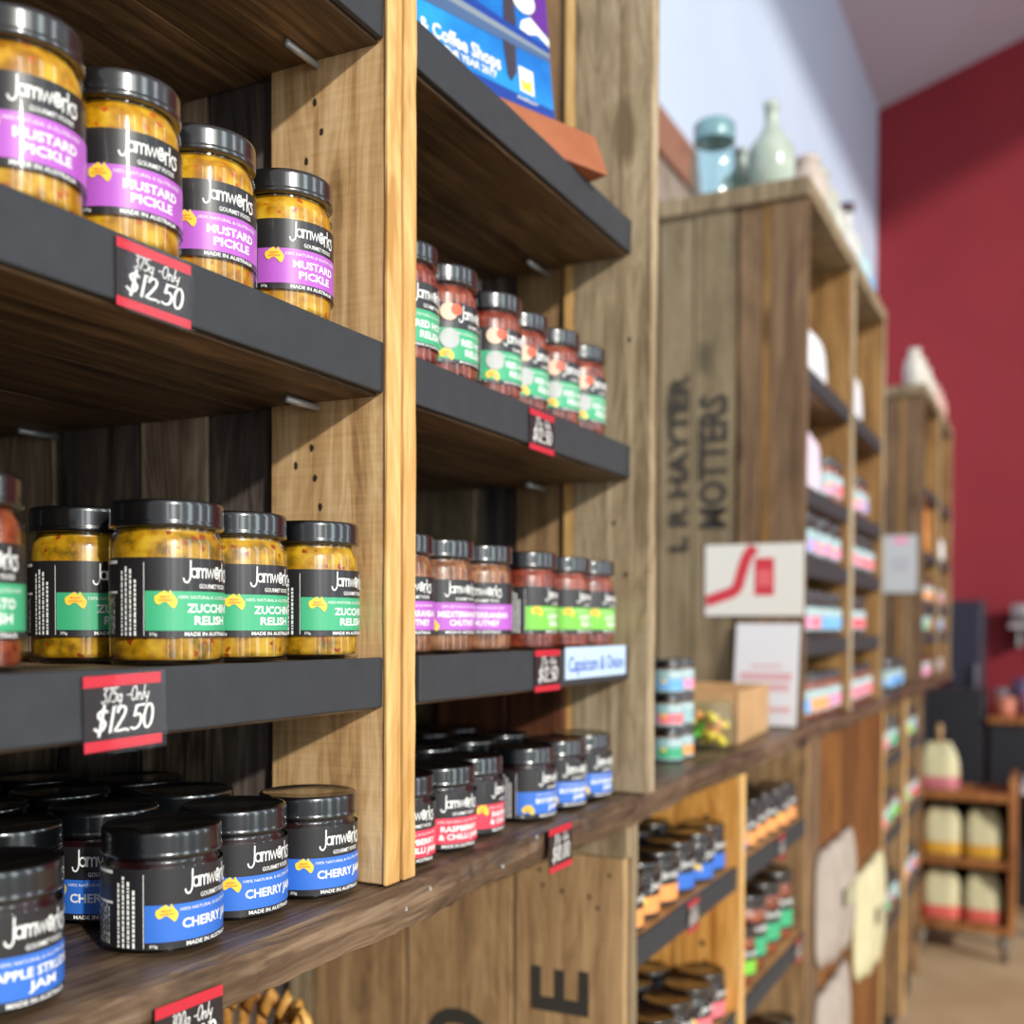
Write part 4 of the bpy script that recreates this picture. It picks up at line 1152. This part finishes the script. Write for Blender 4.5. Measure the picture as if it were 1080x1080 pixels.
# framed print leaning on the white wall
t = thing('framed_print', 'large reddish framed panel leaning on the white wall behind the tower top', 'picture', (2.62, .885, TZ+.001))
mb = MB(); W, H, B = .38, .45, .13
for (xa, xb, za, zb) in ((-W, W, 0, B*.4), (-W, W, H-B, H), (-W, -W+B*.5, B*.4, H-B), (W-B*.3, W, B*.4, H-B)):
    mb.box(xa, xb, 0, .03, za, zb, 0, lambda x, y, z: (x, y+z*.09, z))
mb.build('frame', wood('reddish_frame', rgb(112, 74, 58), rgb(146, 102, 82), rgb(164, 122, 100), 'x'), t, .002)
MB().box(-W+B*.5, W-B*.3, .012, .02, B*.4, H-B, 0, lambda x, y, z: (x, y+z*.09, z)).build('picture', speckle('grey_print', rgb(120, 106, 92), rgb(178, 166, 154), 14, .5), t)

# ------------------------------------------------------------------ far end of the shop
SX, SY = 4.8, .345
t = thing('display_stand', 'reddish wooden display stand of cream bags on the shop floor', 'stand', (SX, SY, FZ))
w = .165
for y in (-w-.022, w):
    MB().plank(-.14, .14, y, y+.022, .11, .72, 'z').build('side_panel', STANDWOOD, t, .002)
for z in (.14, .395, .655):
    MB().plank(-.14, .14, -w+.002, w-.0005, z-.03, z, 'y').build('shelf', STANDWOOD, t, .002)
MB().box(.13, .14, -w, w, .12, .66).build('back_panel', mat('stand_back_dark', rgb(30, 30, 34), .7), t)
for x in (-.11, .11):
    for y in (-.15, .15):
        MB().tube([(x, y, .11), (x*1.08, y*1.05, .0)], [.02, .014], 10).build('leg', mat('stand_leg_grey', rgb(110, 98, 84), .5), t)
gold = mat('band_gold', rgb(214, 160, 50), .5); redb = mat('band_red', rgb(216, 96, 84), .5); rosy = mat('band_dusky', rgb(196, 110, 120), .5)
for z, acc, hs, nm in ((.656, rosy, .18, 'top of the stand'), (.396, gold, .185, 'middle shelf of the stand'), (.141, redb, .19, 'bottom shelf of the stand')):
    for i, y in enumerate((.085, -.07) if z < .6 else (.10,)):
        bag('gift_bag', 'cream bag with %s base on the %s, %s' % ({'band_gold': 'golden', 'band_red': 'red', 'band_dusky': 'dusky pink'}[acc.name], nm, ('nearer crates', 'nearer aisle')[i] if z < .6 else 'tied at neck'), (SX-.04, SY+y, FZ+z+.002), .145, .15, hs, CREAM, PI/2, acc, tiem=mat('twine_tan', rgb(176, 140, 100), .7) if z > .6 else None)
t = thing('black_cabinet', 'black cabinet under the worktop behind the bag stand', 'cabinet', (4.72, .75, FZ))
MB().box(-.5, .5, -.19, .19, 0, 1.06).build('carcass', mat('cabinet_black', rgb(36, 36, 42), .5), t, .004)
for k in (-1, 1): MB().box(k*.25-.245, k*.25+.245, -.205, -.191, .03, 1.03).build('door', mat('cabinet_black', rgb(36, 36, 42), .5), t, .003)
# fridge and black counter
t = thing('black_fridge', 'tall dark navy fridge against the red end wall', 'fridge', (6.25, .455, FZ))
NAVY = mat('fridge_navy', rgb(46, 46, 60), .4)
MB().box(-.15, .2, -.085, .07, 0, 1.44).build('cabinet', NAVY, t, .008)
MB().box(-.165, -.151, -.08, .065, .08, 1.40).build('door', NAVY, t, .006)
MB().tube([(-.185, -.06, .6), (-.19, -.06, .62), (-.19, -.06, 1.1), (-.185, -.06, 1.12)], .008).build('handle', mat('handle_grey', rgb(120, 116, 120), .3, .8), t)
t = thing('black_service_counter', 'low black counter in front of the dark fridge and red wall', 'counter', (5.82, .25, FZ))
MB().box(-.2, .2, -.75, .06, 0, .855).build('cabinet', mat('counter_black', rgb(34, 34, 40), .5), t, .006)
MB().box(-.22, .22, -.77, .065, .856, .885).build('top', STANDWOOD, t, .004)
t = thing('black_cupboard', 'waist high black cupboard standing in front of the navy fridge', 'cupboard', (5.82, .48, FZ))
MB().box(-.18, .2, -.15, .12, 0, 1.0).build('carcass', mat('counter_black', rgb(34, 34, 40), .5), t, .006)
MB().box(-.195, -.181, -.145, .115, .04, .97).build('door', mat('counter_black', rgb(34, 34, 40), .5), t, .004)
t = thing('white_table', 'white topped table with a grey leg right of the display stand', 'table', (5.3, -.12, FZ))
MB().box(-.2, .2, -.4, .27, .60, .64).build('table_top', mat('table_white', rgb(214, 208, 210), .4), t, .004)
for x in (-.17, .17):
    for y in (-.37, .22):
        MB().tube([(x, y, 0), (x, y, .60)], .02, 10).build('leg', mat('leg_grey', rgb(150, 148, 140), .3, .6), t)
items = [('paper_roll', 'thick white paper roll standing on the counter against the red wall', .09, .11, rgb(212, 204, 200), -.02, 5.9), ('tin', 'purple tin on the counter between the rolls and the fridge', .05, .17, rgb(98, 80, 116), .17, 5.9), ('tin', 'grey tin on the counter nearest the fridge', .045, .12, rgb(150, 142, 146), .255, 5.93),
         ('flower_pot', 'small terracotta pot at the front of the counter', .05, .09, rgb(186, 110, 84), .245, 5.7), ('tin', 'pink tin on the counter beside the terracotta pot', .045, .11, rgb(196, 130, 146), .13, 5.7), ('tin', 'dark maroon tin on the counter beside the pink one', .045, .14, rgb(84, 40, 54), .03, 5.7)]
for i, (nm, s, r, h, c, y, x) in enumerate(items):
    t = thing(nm, s, 'tin' if nm == 'tin' else nm.replace('_', ' '), (x, y, FZ+.886))
    m = mat('far_item_%d' % i, c, .5)
    MB().lathe([(r*.92, 0), (r, .006), (r, h*.9), (r*.92, h*.92)], 24).build('body', m, t, fix=False)
    MB().lathe([(r*1.02, h*.9), (r*1.02, h*.98), (r*.6, h)], 24).build('rim' if nm == 'flower_pot' else 'lid', m, t, fix=False)
mb = MB(); mb.box(-.06, .06, -.14, .14, 0, .022)
t = thing('wall_shelf', 'short shelf holding a white roll on the red end wall', 'shelf', (6.44, .12, .0))
mb.build('shelf_board', mat('shelf_pale_grey', rgb(176, 168, 170), .5), t)
MB().box(-.02, .06, -.1, -.08, -.1, 0).box(-.02, .06, .08, .1, -.1, 0).build('bracket', STEEL, t)
t = thing('paper_roll', 'white paper roll lying on the shelf of the red end wall', 'paper roll', (6.43, .12, .0755))
vs = MB()
vs.tube([(0, -.13, 0), (0, .13, 0)], .052, 24); vs.build('roll', mat('roll_white', rgb(214, 208, 204), .6), t)
MB().tube([(0, -.1305, 0), (0, .1305, 0)], .018, 16).build('core', CARD, t)
